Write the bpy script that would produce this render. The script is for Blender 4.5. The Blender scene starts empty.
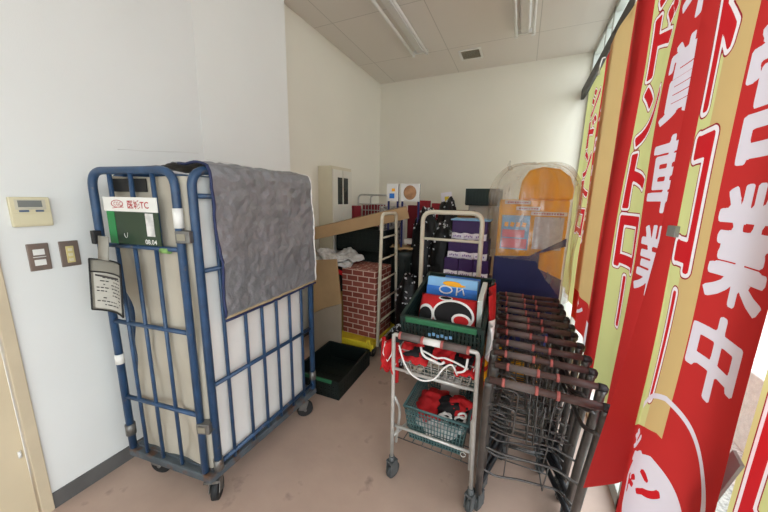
import bpy, bmesh, math, random
from mathutils import Vector, Matrix, noise
R = math.radians
rnd = random.Random(7)
scene = bpy.context.scene
COL = scene.collection

# ------------------------------------------------------------------ materials
def srgb(c):
    return tuple(((v/255)/12.92 if v/255 <= .04045 else (((v/255)+.055)/1.055)**2.4) for v in c)
MATS = {}
def mat(name, rgb, rough=.6, metal=0, var=.06, vs=8, bump=0, bs=60, spec=.4, rgb2=None, dirt=None, trans=0):
    if name in MATS: return MATS[name]
    m = bpy.data.materials.new(name); m.use_nodes = True
    nt = m.node_tree; N = nt.nodes; L = nt.links
    b = N['Principled BSDF']
    b.inputs['Roughness'].default_value = rough
    b.inputs['Metallic'].default_value = metal
    b.inputs['Specular IOR Level'].default_value = spec
    tc = N.new('ShaderNodeTexCoord')
    nz = N.new('ShaderNodeTexNoise'); nz.inputs['Scale'].default_value = vs; nz.inputs['Detail'].default_value = 5
    L.new(tc.outputs['Object'], nz.inputs['Vector'])
    c = srgb(rgb)
    a = tuple(max(0, v*(1-var)) for v in c) if rgb2 is None else c
    d = tuple(min(1, v*(1+var)) for v in c) if rgb2 is None else srgb(rgb2)
    rp = N.new('ShaderNodeValToRGB')
    rp.color_ramp.elements[0].position = .35; rp.color_ramp.elements[1].position = .65
    rp.color_ramp.elements[0].color = (*a, 1); rp.color_ramp.elements[1].color = (*d, 1)
    L.new(nz.outputs['Fac'], rp.inputs['Fac'])
    out = rp.outputs['Color']
    if dirt:
        n2 = N.new('ShaderNodeTexNoise'); n2.inputs['Scale'].default_value = dirt[1]; n2.inputs['Detail'].default_value = 8
        L.new(tc.outputs['Object'], n2.inputs['Vector'])
        r2 = N.new('ShaderNodeValToRGB'); r2.color_ramp.elements[0].position = dirt[2]; r2.color_ramp.elements[1].position = dirt[2]+.12
        L.new(n2.outputs['Fac'], r2.inputs['Fac'])
        mx = N.new('ShaderNodeMix'); mx.data_type = 'RGBA'
        L.new(r2.outputs['Color'], mx.inputs[0]); L.new(out, mx.inputs[6]); mx.inputs[7].default_value = (*srgb(dirt[0]), 1)
        out = mx.outputs[2]
    L.new(out, b.inputs['Base Color'])
    if bump:
        n3 = N.new('ShaderNodeTexNoise'); n3.inputs['Scale'].default_value = bs; n3.inputs['Detail'].default_value = 4
        L.new(tc.outputs['Object'], n3.inputs['Vector'])
        bp = N.new('ShaderNodeBump'); bp.inputs['Strength'].default_value = bump; bp.inputs['Distance'].default_value = .01
        L.new(n3.outputs['Fac'], bp.inputs['Height']); L.new(bp.outputs['Normal'], b.inputs['Normal'])
    if trans:
        t = N.new('ShaderNodeBsdfTranslucent'); L.new(out, t.inputs['Color'])
        ms = N.new('ShaderNodeMixShader'); ms.inputs[0].default_value = trans
        L.new(b.outputs[0], ms.inputs[1]); L.new(t.outputs[0], ms.inputs[2])
        L.new(ms.outputs[0], N['Material Output'].inputs['Surface'])
    MATS[name] = m
    return m

def brick_mat(name, c1, c2, mortar, bw, rh, ms, mode='wallbox', bump=.3, rough=.8, off=.5, scale=1.0, sq=(1, 1)):
    m = bpy.data.materials.new(name); m.use_nodes = True
    nt = m.node_tree; N = nt.nodes; L = nt.links; b = N['Principled BSDF']; b.inputs['Roughness'].default_value = rough
    b.inputs['Specular IOR Level'].default_value = .3
    tc = N.new('ShaderNodeTexCoord'); sep = N.new('ShaderNodeSeparateXYZ'); L.new(tc.outputs['Object'], sep.inputs[0])
    comb = N.new('ShaderNodeCombineXYZ')
    if mode == 'wallbox':
        ge = N.new('ShaderNodeNewGeometry'); s2 = N.new('ShaderNodeSeparateXYZ'); L.new(ge.outputs['True Normal'], s2.inputs[0])
        ab = N.new('ShaderNodeMath'); ab.operation = 'ABSOLUTE'; L.new(s2.outputs['Z'], ab.inputs[0])
        gt = N.new('ShaderNodeMath'); gt.operation = 'GREATER_THAN'; L.new(ab.outputs[0], gt.inputs[0]); gt.inputs[1].default_value = .5
        ad = N.new('ShaderNodeMath'); ad.operation = 'ADD'; L.new(sep.outputs['X'], ad.inputs[0]); L.new(sep.outputs['Y'], ad.inputs[1])
        c_side = N.new('ShaderNodeCombineXYZ'); L.new(ad.outputs[0], c_side.inputs[0]); L.new(sep.outputs['Z'], c_side.inputs[1])
        c_top = N.new('ShaderNodeCombineXYZ'); L.new(sep.outputs['X'], c_top.inputs[0]); L.new(sep.outputs['Y'], c_top.inputs[1])
        mx = N.new('ShaderNodeMix'); mx.data_type = 'VECTOR'
        L.new(gt.outputs[0], mx.inputs[0]); L.new(c_side.outputs[0], mx.inputs[4]); L.new(c_top.outputs[0], mx.inputs[5])
        vec = mx.outputs[1]
    else:
        L.new(sep.outputs['Y'], comb.inputs[0]); L.new(sep.outputs['X'], comb.inputs[1]); vec = comb.outputs[0]
    br = N.new('ShaderNodeTexBrick'); L.new(vec, br.inputs['Vector'])
    br.inputs['Scale'].default_value = 1; br.inputs['Brick Width'].default_value = bw; br.inputs['Row Height'].default_value = rh
    br.inputs['Mortar Size'].default_value = ms; br.inputs['Color1'].default_value = (*srgb(c1), 1)
    br.inputs['Color2'].default_value = (*srgb(c2), 1); br.inputs['Mortar'].default_value = (*srgb(mortar), 1); br.offset = off
    L.new(br.outputs['Color'], b.inputs['Base Color'])
    if bump:
        bp = N.new('ShaderNodeBump'); bp.inputs['Strength'].default_value = bump; bp.inputs['Distance'].default_value = .003; bp.invert = True
        L.new(br.outputs['Fac'], bp.inputs['Height']); L.new(bp.outputs['Normal'], b.inputs['Normal'])
    return m

def glass_mat(name, tint=(1, 1, 1), refl=.08):
    m = bpy.data.materials.new(name); m.use_nodes = True
    nt = m.node_tree; N = nt.nodes; L = nt.links; N.clear()
    o = N.new('ShaderNodeOutputMaterial'); t = N.new('ShaderNodeBsdfTransparent'); t.inputs[0].default_value = (*tint, 1)
    g = N.new('ShaderNodeBsdfGlossy'); g.inputs['Roughness'].default_value = .02
    ms = N.new('ShaderNodeMixShader'); ms.inputs[0].default_value = refl
    L.new(t.outputs[0], ms.inputs[1]); L.new(g.outputs[0], ms.inputs[2]); L.new(ms.outputs[0], o.inputs[0])
    return m

def plastic_film(name):
    m = bpy.data.materials.new(name); m.use_nodes = True
    nt = m.node_tree; N = nt.nodes; L = nt.links; N.clear()
    o = N.new('ShaderNodeOutputMaterial'); t = N.new('ShaderNodeBsdfTransparent'); t.inputs[0].default_value = (.95, .95, .94, 1)
    g = N.new('ShaderNodeBsdfGlossy'); g.inputs['Roughness'].default_value = .18; g.inputs[0].default_value = (.9, .9, .9, 1)
    d = N.new('ShaderNodeBsdfDiffuse'); d.inputs[0].default_value = (.75, .74, .72, 1)
    tl = N.new('ShaderNodeBsdfTranslucent'); tl.inputs[0].default_value = (.8, .79, .77, 1)
    a = N.new('ShaderNodeMixShader'); a.inputs[0].default_value = .5; L.new(d.outputs[0], a.inputs[1]); L.new(tl.outputs[0], a.inputs[2])
    b = N.new('ShaderNodeMixShader'); b.inputs[0].default_value = .25; L.new(a.outputs[0], b.inputs[1]); L.new(g.outputs[0], b.inputs[2])
    tc = N.new('ShaderNodeTexCoord'); nz = N.new('ShaderNodeTexNoise'); nz.inputs['Scale'].default_value = 9; nz.inputs['Detail'].default_value = 3
    mp = N.new('ShaderNodeMapping'); mp.inputs['Scale'].default_value = (1, 1, .35); L.new(tc.outputs['Object'], mp.inputs[0]); L.new(mp.outputs[0], nz.inputs['Vector'])
    mr = N.new('ShaderNodeMapRange'); mr.inputs[1].default_value = .35; mr.inputs[2].default_value = .7; mr.inputs[3].default_value = .08; mr.inputs[4].default_value = .42
    L.new(nz.outputs['Fac'], mr.inputs[0])
    c = N.new('ShaderNodeMixShader'); L.new(mr.outputs[0], c.inputs[0]); L.new(t.outputs[0], c.inputs[1]); L.new(b.outputs[0], c.inputs[2])
    bp = N.new('ShaderNodeBump'); bp.inputs['Strength'].default_value = .7; bp.inputs['Distance'].default_value = .02
    n2 = N.new('ShaderNodeTexNoise'); n2.inputs['Scale'].default_value = 14; L.new(mp.outputs[0], n2.inputs['Vector'])
    L.new(n2.outputs['Fac'], bp.inputs['Height'])
    for s in (g, d, tl): L.new(bp.outputs['Normal'], s.inputs['Normal'])
    L.new(c.outputs[0], o.inputs[0])
    return m

# ------------------------------------------------------------------ mesh builder
class MB:
    def __init__(s): s.v = []; s.f = []; s.mi = []; s.sm = []; s.M = None
    def add(s, vs, fs, mi=0, smooth=False):
        o = len(s.v)
        if s.M is not None: vs = [s.M @ Vector(v) for v in vs]
        s.v += [tuple(v) for v in vs]; s.f += [tuple(o+i for i in f) for f in fs]; s.mi += [mi]*len(fs); s.sm += [smooth]*len(fs)
        return s
    def box(s, c, d, rz=0, mi=0, rx=0, ry=0):
        x, y, z = (q/2 for q in d)
        vs = [Vector((a*x, b*y, e*z)) for a in (-1, 1) for b in (-1, 1) for e in (-1, 1)]
        M = Matrix.Translation(c) @ Matrix.Rotation(rz, 4, 'Z') @ Matrix.Rotation(ry, 4, 'Y') @ Matrix.Rotation(rx, 4, 'X')
        return s.add([M @ v for v in vs], [(0, 1, 3, 2), (4, 6, 7, 5), (0, 4, 5, 1), (2, 3, 7, 6), (0, 2, 6, 4), (1, 5, 7, 3)], mi)
    def bx(s, a, b, mi=0):
        return s.box([(a[i]+b[i])/2 for i in range(3)], [abs(b[i]-a[i]) for i in range(3)], 0, mi)
    def tube(s, pts, r, n=8, mi=0, closed=False, flat=1.0):
        pts = [Vector(p) for p in pts]; k = len(pts); rings = []
        prev = None
        for i, p in enumerate(pts):
            if closed: t = (pts[(i+1) % k]-pts[i-1])
            elif i == 0: t = pts[1]-p
            elif i == k-1: t = p-pts[-2]
            else: t = (pts[i+1]-p).normalized()+(p-pts[i-1]).normalized()
            t.normalize()
            if prev is None:
                u = t.orthogonal().normalized() if abs(t.z) < .9 else Vector((1, 0, 0)).cross(t).cross(t).normalized()
                if abs(t.z) >= .9: u = (Vector((1, 0, 0))-t*t.x).normalized()
            else:
                u = (prev-t*prev.dot(t))
                u = u.normalized() if u.length > 1e-6 else t.orthogonal().normalized()
            prev = u; w = t.cross(u)
            rr = r[i] if isinstance(r, (list, tuple)) else r
            rings.append([p+u*rr*math.cos(2*math.pi*j/n)+w*rr*flat*math.sin(2*math.pi*j/n) for j in range(n)])
        vs = [v for g in rings for v in g]; fs = []
        for i in range(k if closed else k-1):
            a = i*n; b = ((i+1) % k)*n
            for j in range(n): fs.append((a+j, a+(j+1) % n, b+(j+1) % n, b+j))
        s.add(vs, fs, mi, n > 4)
        if not closed:
            o = len(s.v)-len(vs)
            s.f += [tuple(o+j for j in reversed(range(n))), tuple(o+(k-1)*n+j for j in range(n))]; s.mi += [mi]*2; s.sm += [False]*2
        return s
    def cyl(s, a, b, r, n=16, mi=0): return s.tube([a, b], r, n, mi)
    def grid(s, fn, nu, nv, mi=0, smooth=True, mif=None, thick=0):
        vs = [fn(i/nu, j/nv) for j in range(nv+1) for i in range(nu+1)]
        fs = [(j*(nu+1)+i, j*(nu+1)+i+1, (j+1)*(nu+1)+i+1, (j+1)*(nu+1)+i) for j in range(nv) for i in range(nu)]
        o = len(s.mi); s.add(vs, fs, mi, smooth)
        if mif:
            for q in range(len(fs)): s.mi[o+q] = mif((q % nu+.5)/nu, (q//nu+.5)/nv)
        return s
    def prism(s, pts, axis, a, b, mi=0):
        # polygon of 2-d pts extruded along axis ('x','y','z') from a to b
        def P(p, t):
            return (t, p[0], p[1]) if axis == 'x' else (p[0], t, p[1]) if axis == 'y' else (p[0], p[1], t)
        n = len(pts); vs = [P(p, a) for p in pts]+[P(p, b) for p in pts]
        fs = [tuple(range(n)), tuple(reversed(range(n, 2*n)))]+[(i, (i+1) % n, (i+1) % n+n, i+n) for i in range(n)]
        return s.add(vs, fs, mi)
    def ellipsoid(s, c, r, nu=20, nv=12, amp=0, fr=4, seed=0, mi=0):
        c = Vector(c); sd = Vector((seed*3.1, seed*1.7, seed*.9))
        def fn(u, v):
            t = 2*math.pi*u; p = math.pi*(v-.5)
            d = Vector((math.cos(t)*math.cos(p), math.sin(t)*math.cos(p), math.sin(p)))
            k = 1+amp*noise.noise(d*fr+sd)+amp*.5*noise.noise(d*fr*2.3+sd)
            return c+Vector((d.x*r[0], d.y*r[1], d.z*r[2]))*k
        return s.grid(fn, nu, nv, mi)
    def build(s, name, m, parent=None, bevel=0, seg=2, solid=0, sub=0):
        me = bpy.data.meshes.new(name); me.from_pydata(s.v, [], s.f)
        for q in (m if isinstance(m, (list, tuple)) else [m]): me.materials.append(q)
        me.polygons.foreach_set('material_index', s.mi); me.polygons.foreach_set('use_smooth', s.sm)
        bm = bmesh.new(); bm.from_mesh(me)
        if any(s.sm): bmesh.ops.remove_doubles(bm, verts=bm.verts, dist=1e-6)
        bmesh.ops.recalc_face_normals(bm, faces=bm.faces); bm.to_mesh(me); bm.free()
        me.update()
        o = bpy.data.objects.new(name, me); COL.objects.link(o)
        if parent is not None: o.parent = parent
        if solid:
            q = o.modifiers.new('thickness', 'SOLIDIFY'); q.thickness = solid; q.offset = 0
        if bevel:
            q = o.modifiers.new('bevel', 'BEVEL'); q.width = bevel; q.segments = seg; q.limit_method = 'ANGLE'; q.angle_limit = R(40)
        if sub:
            q = o.modifiers.new('sub', 'SUBSURF'); q.levels = sub; q.render_levels = sub
        return o

def tag(o, label=None, cat=None, group=None, kind=None):
    if label: o['label'] = label
    if cat: o['category'] = cat
    if group: o['group'] = group
    if kind: o['kind'] = kind
    return o
def thing(name, label, cat, loc=(0, 0, 0), rz=0, group=None):
    o = bpy.data.objects.new(name, None); COL.objects.link(o); o.location = loc; o.rotation_euler = (0, 0, rz)
    o.empty_display_size = .1
    return tag(o, label, cat, group)
def struct(o): return tag(o, kind='structure')
def dup(o, loc=None, rz=None, label=None, parent=None):
    c = o.copy(); COL.objects.link(c)
    if parent is not None: c.parent = parent
    if loc is not None: c.location = loc
    if rz is not None: c.rotation_euler = (0, 0, rz)
    if label: c['label'] = label
    for ch in list(o.children): dup(ch, parent=c)
    return c

def round_path(pts, r, n=6):
    """polyline with rounded interior corners"""
    pts = [Vector(p) for p in pts]; out = [pts[0]]
    for i in range(1, len(pts)-1):
        a, b, c = pts[i-1], pts[i], pts[i+1]
        d1 = (a-b); d2 = (c-b); q = min(r, d1.length*.49, d2.length*.49)
        p = b+d1.normalized()*q; e = b+d2.normalized()*q
        for k in range(n+1):
            t = k/n; out.append(p*(1-t)**2+b*2*t*(1-t)+e*t*t)
    out.append(pts[-1]); return out

def text_geo(body, offset=0.0, size=1.0, spacing=1.0):
    c = bpy.data.curves.new('t', 'FONT'); c.body = body; c.size = size; c.offset = offset; c.resolution_u = 3
    c.space_character = spacing
    c.align_x = 'CENTER'; c.align_y = 'CENTER'
    o = bpy.data.objects.new('t', c); COL.objects.link(o); bpy.context.view_layer.update()
    dg = bpy.context.evaluated_depsgraph_get(); ev = o.evaluated_get(dg); me = ev.to_mesh()
    vs = [v.co.copy() for v in me.vertices]; fs = [tuple(p.vertices) for p in me.polygons]
    ev.to_mesh_clear(); bpy.data.objects.remove(o); bpy.data.curves.remove(c)
    return vs, fs
def fit(vs, x0, x1, y0, y1, ref=None):
    r = ref or vs
    ax = min(v.x for v in r); bx = max(v.x for v in r); ay = min(v.y for v in r); by = max(v.y for v in r)
    return [Vector((x0+(v.x-ax)/(bx-ax)*(x1-x0), y0+(v.y-ay)/(by-ay)*(y1-y0), 0)) for v in vs]
def decal(name, vs, fs, fn, m, parent, step=.025):
    """2-d polygons cut along a fine grid and laid on a surface by fn(s, z)"""
    bm = bmesh.new(); bv = [bm.verts.new(v) for v in vs]
    for f in fs:
        try: bm.faces.new([bv[i] for i in f])
        except ValueError: pass
    for ax in (0, 1):
        lo = min(v[ax] for v in vs); hi = max(v[ax] for v in vs); t = math.ceil(lo/step)*step
        while t < hi:
            co = [0, 0, 0]; no = [0, 0, 0]; co[ax] = t; no[ax] = 1
            bmesh.ops.bisect_plane(bm, geom=bm.verts[:]+bm.edges[:]+bm.faces[:], plane_co=co, plane_no=no, dist=1e-6)
            t += step
    for v in bm.verts: v.co = fn(v.co.x, v.co.y)
    me = bpy.data.meshes.new(name); bm.to_mesh(me); bm.free(); me.materials.append(m)
    for p in me.polygons: p.use_smooth = True
    o = bpy.data.objects.new(name, me); COL.objects.link(o); o.parent = parent
    return o
def flat_text(name, body, m, parent, origin, ux, uz, x0, x1, z0, z1, off=.0, mirror=False):
    vs, fs = text_geo(body, off)
    vs = fit(vs, x1 if mirror else x0, x0 if mirror else x1, z0, z1)
    o = Vector(origin); ux = Vector(ux); uz = Vector(uz)
    b = MB(); b.add([o+ux*v.x+uz*v.y for v in vs], fs)
    return b.build(name, m, parent)

# ------------------------------------------------------------------ palette
M_wall = mat('wall_paint', (226, 226, 222), .75, var=.02, vs=1.5, bump=.05, bs=180, spec=.2, dirt=((214, 212, 204), 1.7, .70))
M_wall2 = mat('wall_paint_back', (228, 223, 208), .8, var=.02, vs=1.2, bump=.05, bs=180, spec=.2)
M_col = mat('column_paint', (231, 231, 226), .75, var=.015, vs=1.5, bump=.04, bs=180, spec=.2)
M_ceil = brick_mat('ceiling_panels', (226, 219, 210), (224, 217, 208), (196, 189, 180), .91, .91, .004, mode='ceil', bump=.3, off=0.0)
M_floor = mat('floor_sheet', (188, 162, 146), .42, var=.07, vs=3.5, bump=.08, bs=30, spec=.35, dirt=((144, 124, 112), 7, .64))
M_base = mat('vinyl_base', (92, 90, 88), .5, var=.1)
M_door = mat('door_paint', (206, 190, 160), .5, var=.03, vs=3)
M_frame = mat('door_frame_paint', (200, 184, 156), .5, var=.04)
M_alu = mat('window_frame_paint', (196, 200, 192), .5, var=.03)
M_dark = mat('dark_rail', (50, 48, 44), .5, var=.05)
M_blue = mat('blue_tube', (42, 70, 102), .38, var=.18, vs=18, spec=.5, dirt=((96, 88, 82), 26, .64))
M_steel = mat('worn_steel', (118, 116, 112), .4, .6, var=.15, vs=20, dirt=((96, 74, 58), 15, .6))
M_rust = mat('base_metal', (84, 92, 98), .55, .3, var=.2, vs=14, dirt=((98, 72, 56), 12, .56))
M_black = mat('black_rubber', (30, 30, 31), .6, var=.15)
M_grayrub = mat('grey_wheel', (84, 86, 86), .6, var=.1)
M_liner_lit = mat('lit_white_liner', (228, 225, 220), .5, var=.03, vs=5, bump=.25, bs=9)  # liner on the window side, window brightness put into the colour
M_liner_shade = mat('shaded_beige_liner', (176, 167, 151), .65, var=.06, vs=4, bump=.4, bs=8)  # same liner on the other faces, beige with shading put into the colour
M_silver = mat('silver_sheet', (134, 135, 138), .36, .3, var=.12, vs=12, bump=1.0, bs=24)
M_navy = mat('navy_trim', (36, 46, 84), .6)
M_white = mat('white_plastic', (228, 226, 220), .45, var=.02)
M_cream = mat('cream_enamel', (214, 206, 184), .4, var=.05, vs=12, dirt=((150, 132, 106), 20, .68))
M_card = mat('cardboard', (176, 144, 104), .8, var=.07, vs=5, bump=.1)
M_card2 = mat('pale_cardboard', (156, 142, 124), .8, var=.06, vs=4)
M_crate = mat('dark_crate', (14, 24, 21), .5, var=.15)
M_crate2 = mat('green_crate', (22, 42, 38), .5, var=.15)
M_greenrim = mat('crate_green_bar', (44, 104, 70), .5)
M_yel = mat('yellow_panel', (248, 172, 6), .5, var=.04)
M_ydeck = mat('yellow_deck', (214, 190, 44), .5, var=.08, dirt=((120, 104, 50), 14, .62))
M_navyp = mat('navy_panel', (36, 42, 96), .5, var=.06)
M_purple = mat('purple_box', (52, 14, 82), .5, var=.08)
M_label = mat('white_label', (236, 232, 240), .5, var=.03)
M_red = mat('red_cloth', (186, 26, 30), .8, var=.12, vs=14, bump=.3, bs=30)
M_blkc = mat('black_cloth', (22, 20, 22), .8)
M_whc = mat('white_cloth', (232, 228, 224), .8, var=.04)
M_chrome = mat('cart_chrome', (196, 194, 188), .3, .35, var=.08, vs=30)
M_dchrome = mat('cart_dark_wire', (92, 90, 88), .35, .7, var=.15, vs=20)
M_grip = mat('grey_grip', (104, 92, 88), .55, var=.06)
M_dgrip = mat('brown_grip', (78, 56, 52), .5, var=.08)
M_gclip = mat('red_grip_ring', (178, 96, 90), .5)
M_basket = mat('teal_basket', (74, 104, 104), .5, var=.08)
M_bagk = mat('black_bag', (10, 11, 12), .42, var=.2, vs=9, bump=.8, bs=14, spec=.3)
M_speck = mat('white_specks', (214, 216, 220), .5)
M_paper = mat('newsprint', (206, 204, 200), .8, var=.2, vs=22)
M_screen = mat('lcd', (120, 124, 120), .25)
M_ivory = mat('ivory_plastic', (214, 204, 170), .45, var=.02)
M_plate = mat('brown_plate', (128, 112, 102), .35, .3, var=.05)
M_brick = brick_mat('brick_print', (146, 78, 66), (128, 64, 54), (206, 178, 160), .12, .055, .005, bump=0)
M_glass = glass_mat('window_glass')
M_film = plastic_film('clear_bag_film')
M_green = mat('sign_green', (40, 60, 44), .4, var=.06)
M_green2 = mat('sign_green_bar', (34, 128, 70), .4)
M_tred = mat('print_red', (176, 30, 36), .6)
M_tdark = mat('print_dark', (50, 46, 48), .6)
M_twhite = mat('print_white', (232, 230, 226), .6)
M_tblue = mat('print_blue', (36, 110, 196), .5)
M_lblue = mat('print_light_blue', (132, 182, 222), .5)
M_pink = mat('print_pink', (236, 140, 150), .6)
M_gravel = mat('pale_gravel', (206, 204, 196), .9, var=.0, vs=60, rgb2=(150, 148, 142), bump=.5, bs=70)
M_brown = mat('brown_box', (122, 92, 58), .8, var=.1)
M_maroon = mat('maroon_box', (136, 26, 40), .6, var=.08)
TR = .27

# ------------------------------------------------------------------ room
XL, XF, YC, YB, H, XR = -1.923, -2.043, 2.18, 4.30, 3.158, .60
YR = -2.2
b = MB(); b.bx((-2.3, YR-.1, -.1), (XR+.1, YB+.1, 0)); struct(b.build('floor', M_floor))
b = MB(); b.bx((-2.3, YR-.1, H), (XR+.1, YB+.1, H+.1)); struct(b.build('ceiling', M_ceil))
b = MB(); b.bx((XL-.2, .44, 0), (XL, 1.37, H)); b.bx((XL-.2, YR, 0), (XL, -.46, H)); b.bx((XL-.2, -.46, 2.06), (XL, .44, H)); struct(b.build('wall_left', M_wall))
b = MB(); b.bx((XL-.2, 1.37, 0), (XL+.003, YC, H)); struct(b.build('wall_column', M_col))
b = MB(); b.bx((XF-.1, YC, 0), (XF, YB, H)); struct(b.build('wall_far_left', M_wall2))
b = MB(); b.bx((XF-.1, YB, 0), (XR+.1, YB+.1, H)); struct(b.build('wall_back', M_wall2))
# rear wall with the shop entrance opening
b = MB(); b.bx((XL-.2, YR-.1, 0), (-1.3, YR, H)); b.bx((.1, YR-.1, 0), (XR+.1, YR, H)); b.bx((-1.3, YR-.1, 2.1), (.1, YR, H)); struct(b.build('wall_rear', M_wall))
b = MB(); b.bx((XL, .44, 0), (XL+.008, 1.37, .085)); b.bx((XL+.006, 1.37, 0), (XL+.014, YC, .085)); struct(b.build('baseboard_left', M_base, bevel=.002))
b = MB(); b.bx((XF, YC, 0), (XF+.008, YB, .085)); struct(b.build('baseboard_far_left', M_base))
b = MB(); b.bx((XF, YB-.008, 0), (XR, YB, .085)); struct(b.build('baseboard_back', M_base))
# door on the near left wall
b = MB(); b.bx((XL-.12, .40, 0), (XL+.012, .44, 2.06)); b.bx((XL-.12, -.46, 0), (XL+.012, -.42, 2.06)); b.bx((XL-.12, -.42, 2.02), (XL+.012, .40, 2.06)); struct(b.build('trim_1', M_frame, bevel=.003))
b = MB(); b.bx((XL-.045, -.417, .008), (XL-.008, .393, 2.015)); d = struct(b.build('door_1', M_door, bevel=.002))
b = MB(); b.tube([(XL-.004, .378, .34), (XL-.004, .378, .37)], .006, 8); b.build('hinge', M_white, d)
b = MB(); b.cyl((XL-.01, -.34, .98), (XL+.03, -.34, .98), .012); b.tube([(XL+.03, -.34, .98), (XL+.03, -.24, .98)], .01); b.build('door_handle', M_steel, d)

# crack and peeling line in the paint above the cage: a thin raised plaster ridge
b = MB(); b.tube([(XL+.0005, .90+i*.036, 1.728+.044*i/12+.004*noise.noise(Vector((i*.4, 0, 0)))) for i in range(13)], .0016, 5); struct(b.build('trim_2', mat('plaster_edge', (212, 210, 204), .9)))
b = MB(); b.tube([(XL+.0065, 1.38+i*.06, 1.738-.016*i/12+.004*noise.noise(Vector((i*.4, 3, 0)))) for i in range(13)], .0014, 5); struct(b.build('trim_4', MATS['plaster_edge']))

# window wall on the right
def window_wall():
    b = MB()
    for y in (YR+.03, -.9, .35, 1.6, 3.45, YB-.03): b.bx((XR-.03, y-.025, 0), (XR+.03, y+.025, H))
    b.bx((XR-.03, YB-.6, 2.9), (XR+.02, YB-.56, H))
    b.bx((XR-.03, YR, 0), (XR+.03, YB, .08)); b.bx((XR-.03, YR, 2.80), (XR+.03, YB, 2.86)); b.bx((XR-.03, YR, H-.05), (XR+.03, YB, H))
    w = struct(b.build('window_1', M_alu, bevel=.003))
    ys = (YR+.03, -.9, .35, 1.6, 3.45, YB-.03)
    for i in range(5):
        g = MB(); g.bx((XR-.003, ys[i]+.025, .08), (XR+.003, ys[i+1]-.025, 2.8)); g.build('pane', M_glass, w)
        g = MB(); g.bx((XR-.003, ys[i]+.025, 2.86), (XR+.003, ys[i+1]-.025, H-.05)); g.build('upper_pane', M_glass, w)
window_wall()
b = MB(); b.bx((XR-.03, YR, 0), (XR+.1, YR+.02, H)); struct(b.build('trim_3', M_alu))
# outside ground and kerb
b = MB(); b.bx((XR+.1, -12, -.2), (16, 16, -.12)); b.bx((-12, -14, -.2), (XR+.1, YR-.1, -.02)); struct(b.build('ground', M_gravel))
b = MB(); b.bx((1.5, -6, -.12), (1.68, 9, .42)); tag(b.build('low_wall', mat('pale_concrete', (206, 204, 198), .9, var=.08, vs=20, bump=.3), bevel=.01), 'low pale concrete wall outside the shop window', 'wall')

# hanging rail under the transom that carries the flags
b = MB(); b.bx((.50, -.2, 2.665), (.535, YB-.02, 2.775)); b.build
rail = tag(b.build('banner_rail', M_dark, bevel=.002), 'dark grey rail under the ceiling that carries the shop flags', 'rail')
for y in (0.2, 1.5, 2.8, 4.1): b = MB(); b.bx((.535, y-.02, 2.70), (XR-.028, y+.02, 2.74)); b.build('bracket', M_dark, rail)

# ------------------------------------------------------------------ ceiling things
def fixture(label, x, y0, y1, skew=0):
    t = thing('ceiling_light', label, 'light', (x, (y0+y1)/2, H), skew, 'ceiling strip lights')
    L = (y1-y0)/2
    b = MB(); b.bx((-.035, -L, -.05), (.035, L, 0)); b.build('housing', M_white, t, bevel=.004)
    for s in (-1, 1):
        b = MB(); b.prism([(s*.02, -.046), (s*.02, -.052), (s*.046, -.012), (s*.046, -.006)], 'y', -L+.01, L-.01); b.build('reflector', M_white, t)
        b = MB(); b.cyl((s*.076, -L+.02, -.068), (s*.076, L-.02, -.068), .0145, 14); b.build('tube', M_white, t)
    for e in (-1, 1):
        b = MB()
        for s in (-1, 1): b.box((s*.076, e*(L-.008), -.062), (.03, .016, .05))
        b.bx((-.08, e*L-.01, -.06), (.08, e*L+.002, -.02)); b.build('end_socket', M_white, t, bevel=.003)
    return t
fixture('strip light with two bare tubes on the ceiling, left one of two', -1.18, 2.40, 3.50)
fixture('strip light with two bare tubes on the ceiling, right one of two', -.127, 2.15, 3.50)
t = thing('ceiling_vent', 'small square air vent grille in the ceiling between the strip lights', 'vent', (-.69, 3.84, H))
b = MB(); b.bx((-.125, -.12, -.012), (.125, -.1, 0)); b.bx((-.125, .1, -.012), (.125, .12, 0)); b.bx((-.125, -.1, -.012), (-.1, .1, 0)); b.bx((.1, -.1, -.012), (.125, .1, 0)); b.build('frame', M_white, t, bevel=.002)
b = MB(); b.bx((-.1, -.1, -.003), (.1, .1, 0)); b.build('duct_back', mat('duct', (112, 106, 94), .8), t)
b = MB()
for i in range(12): b.box((0, -.092+i*.0167, -.007), (.2, .015, .002), rx=R(30))
b.build('louvre', mat('vent_slat', (196, 190, 170), .6), t)

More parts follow.
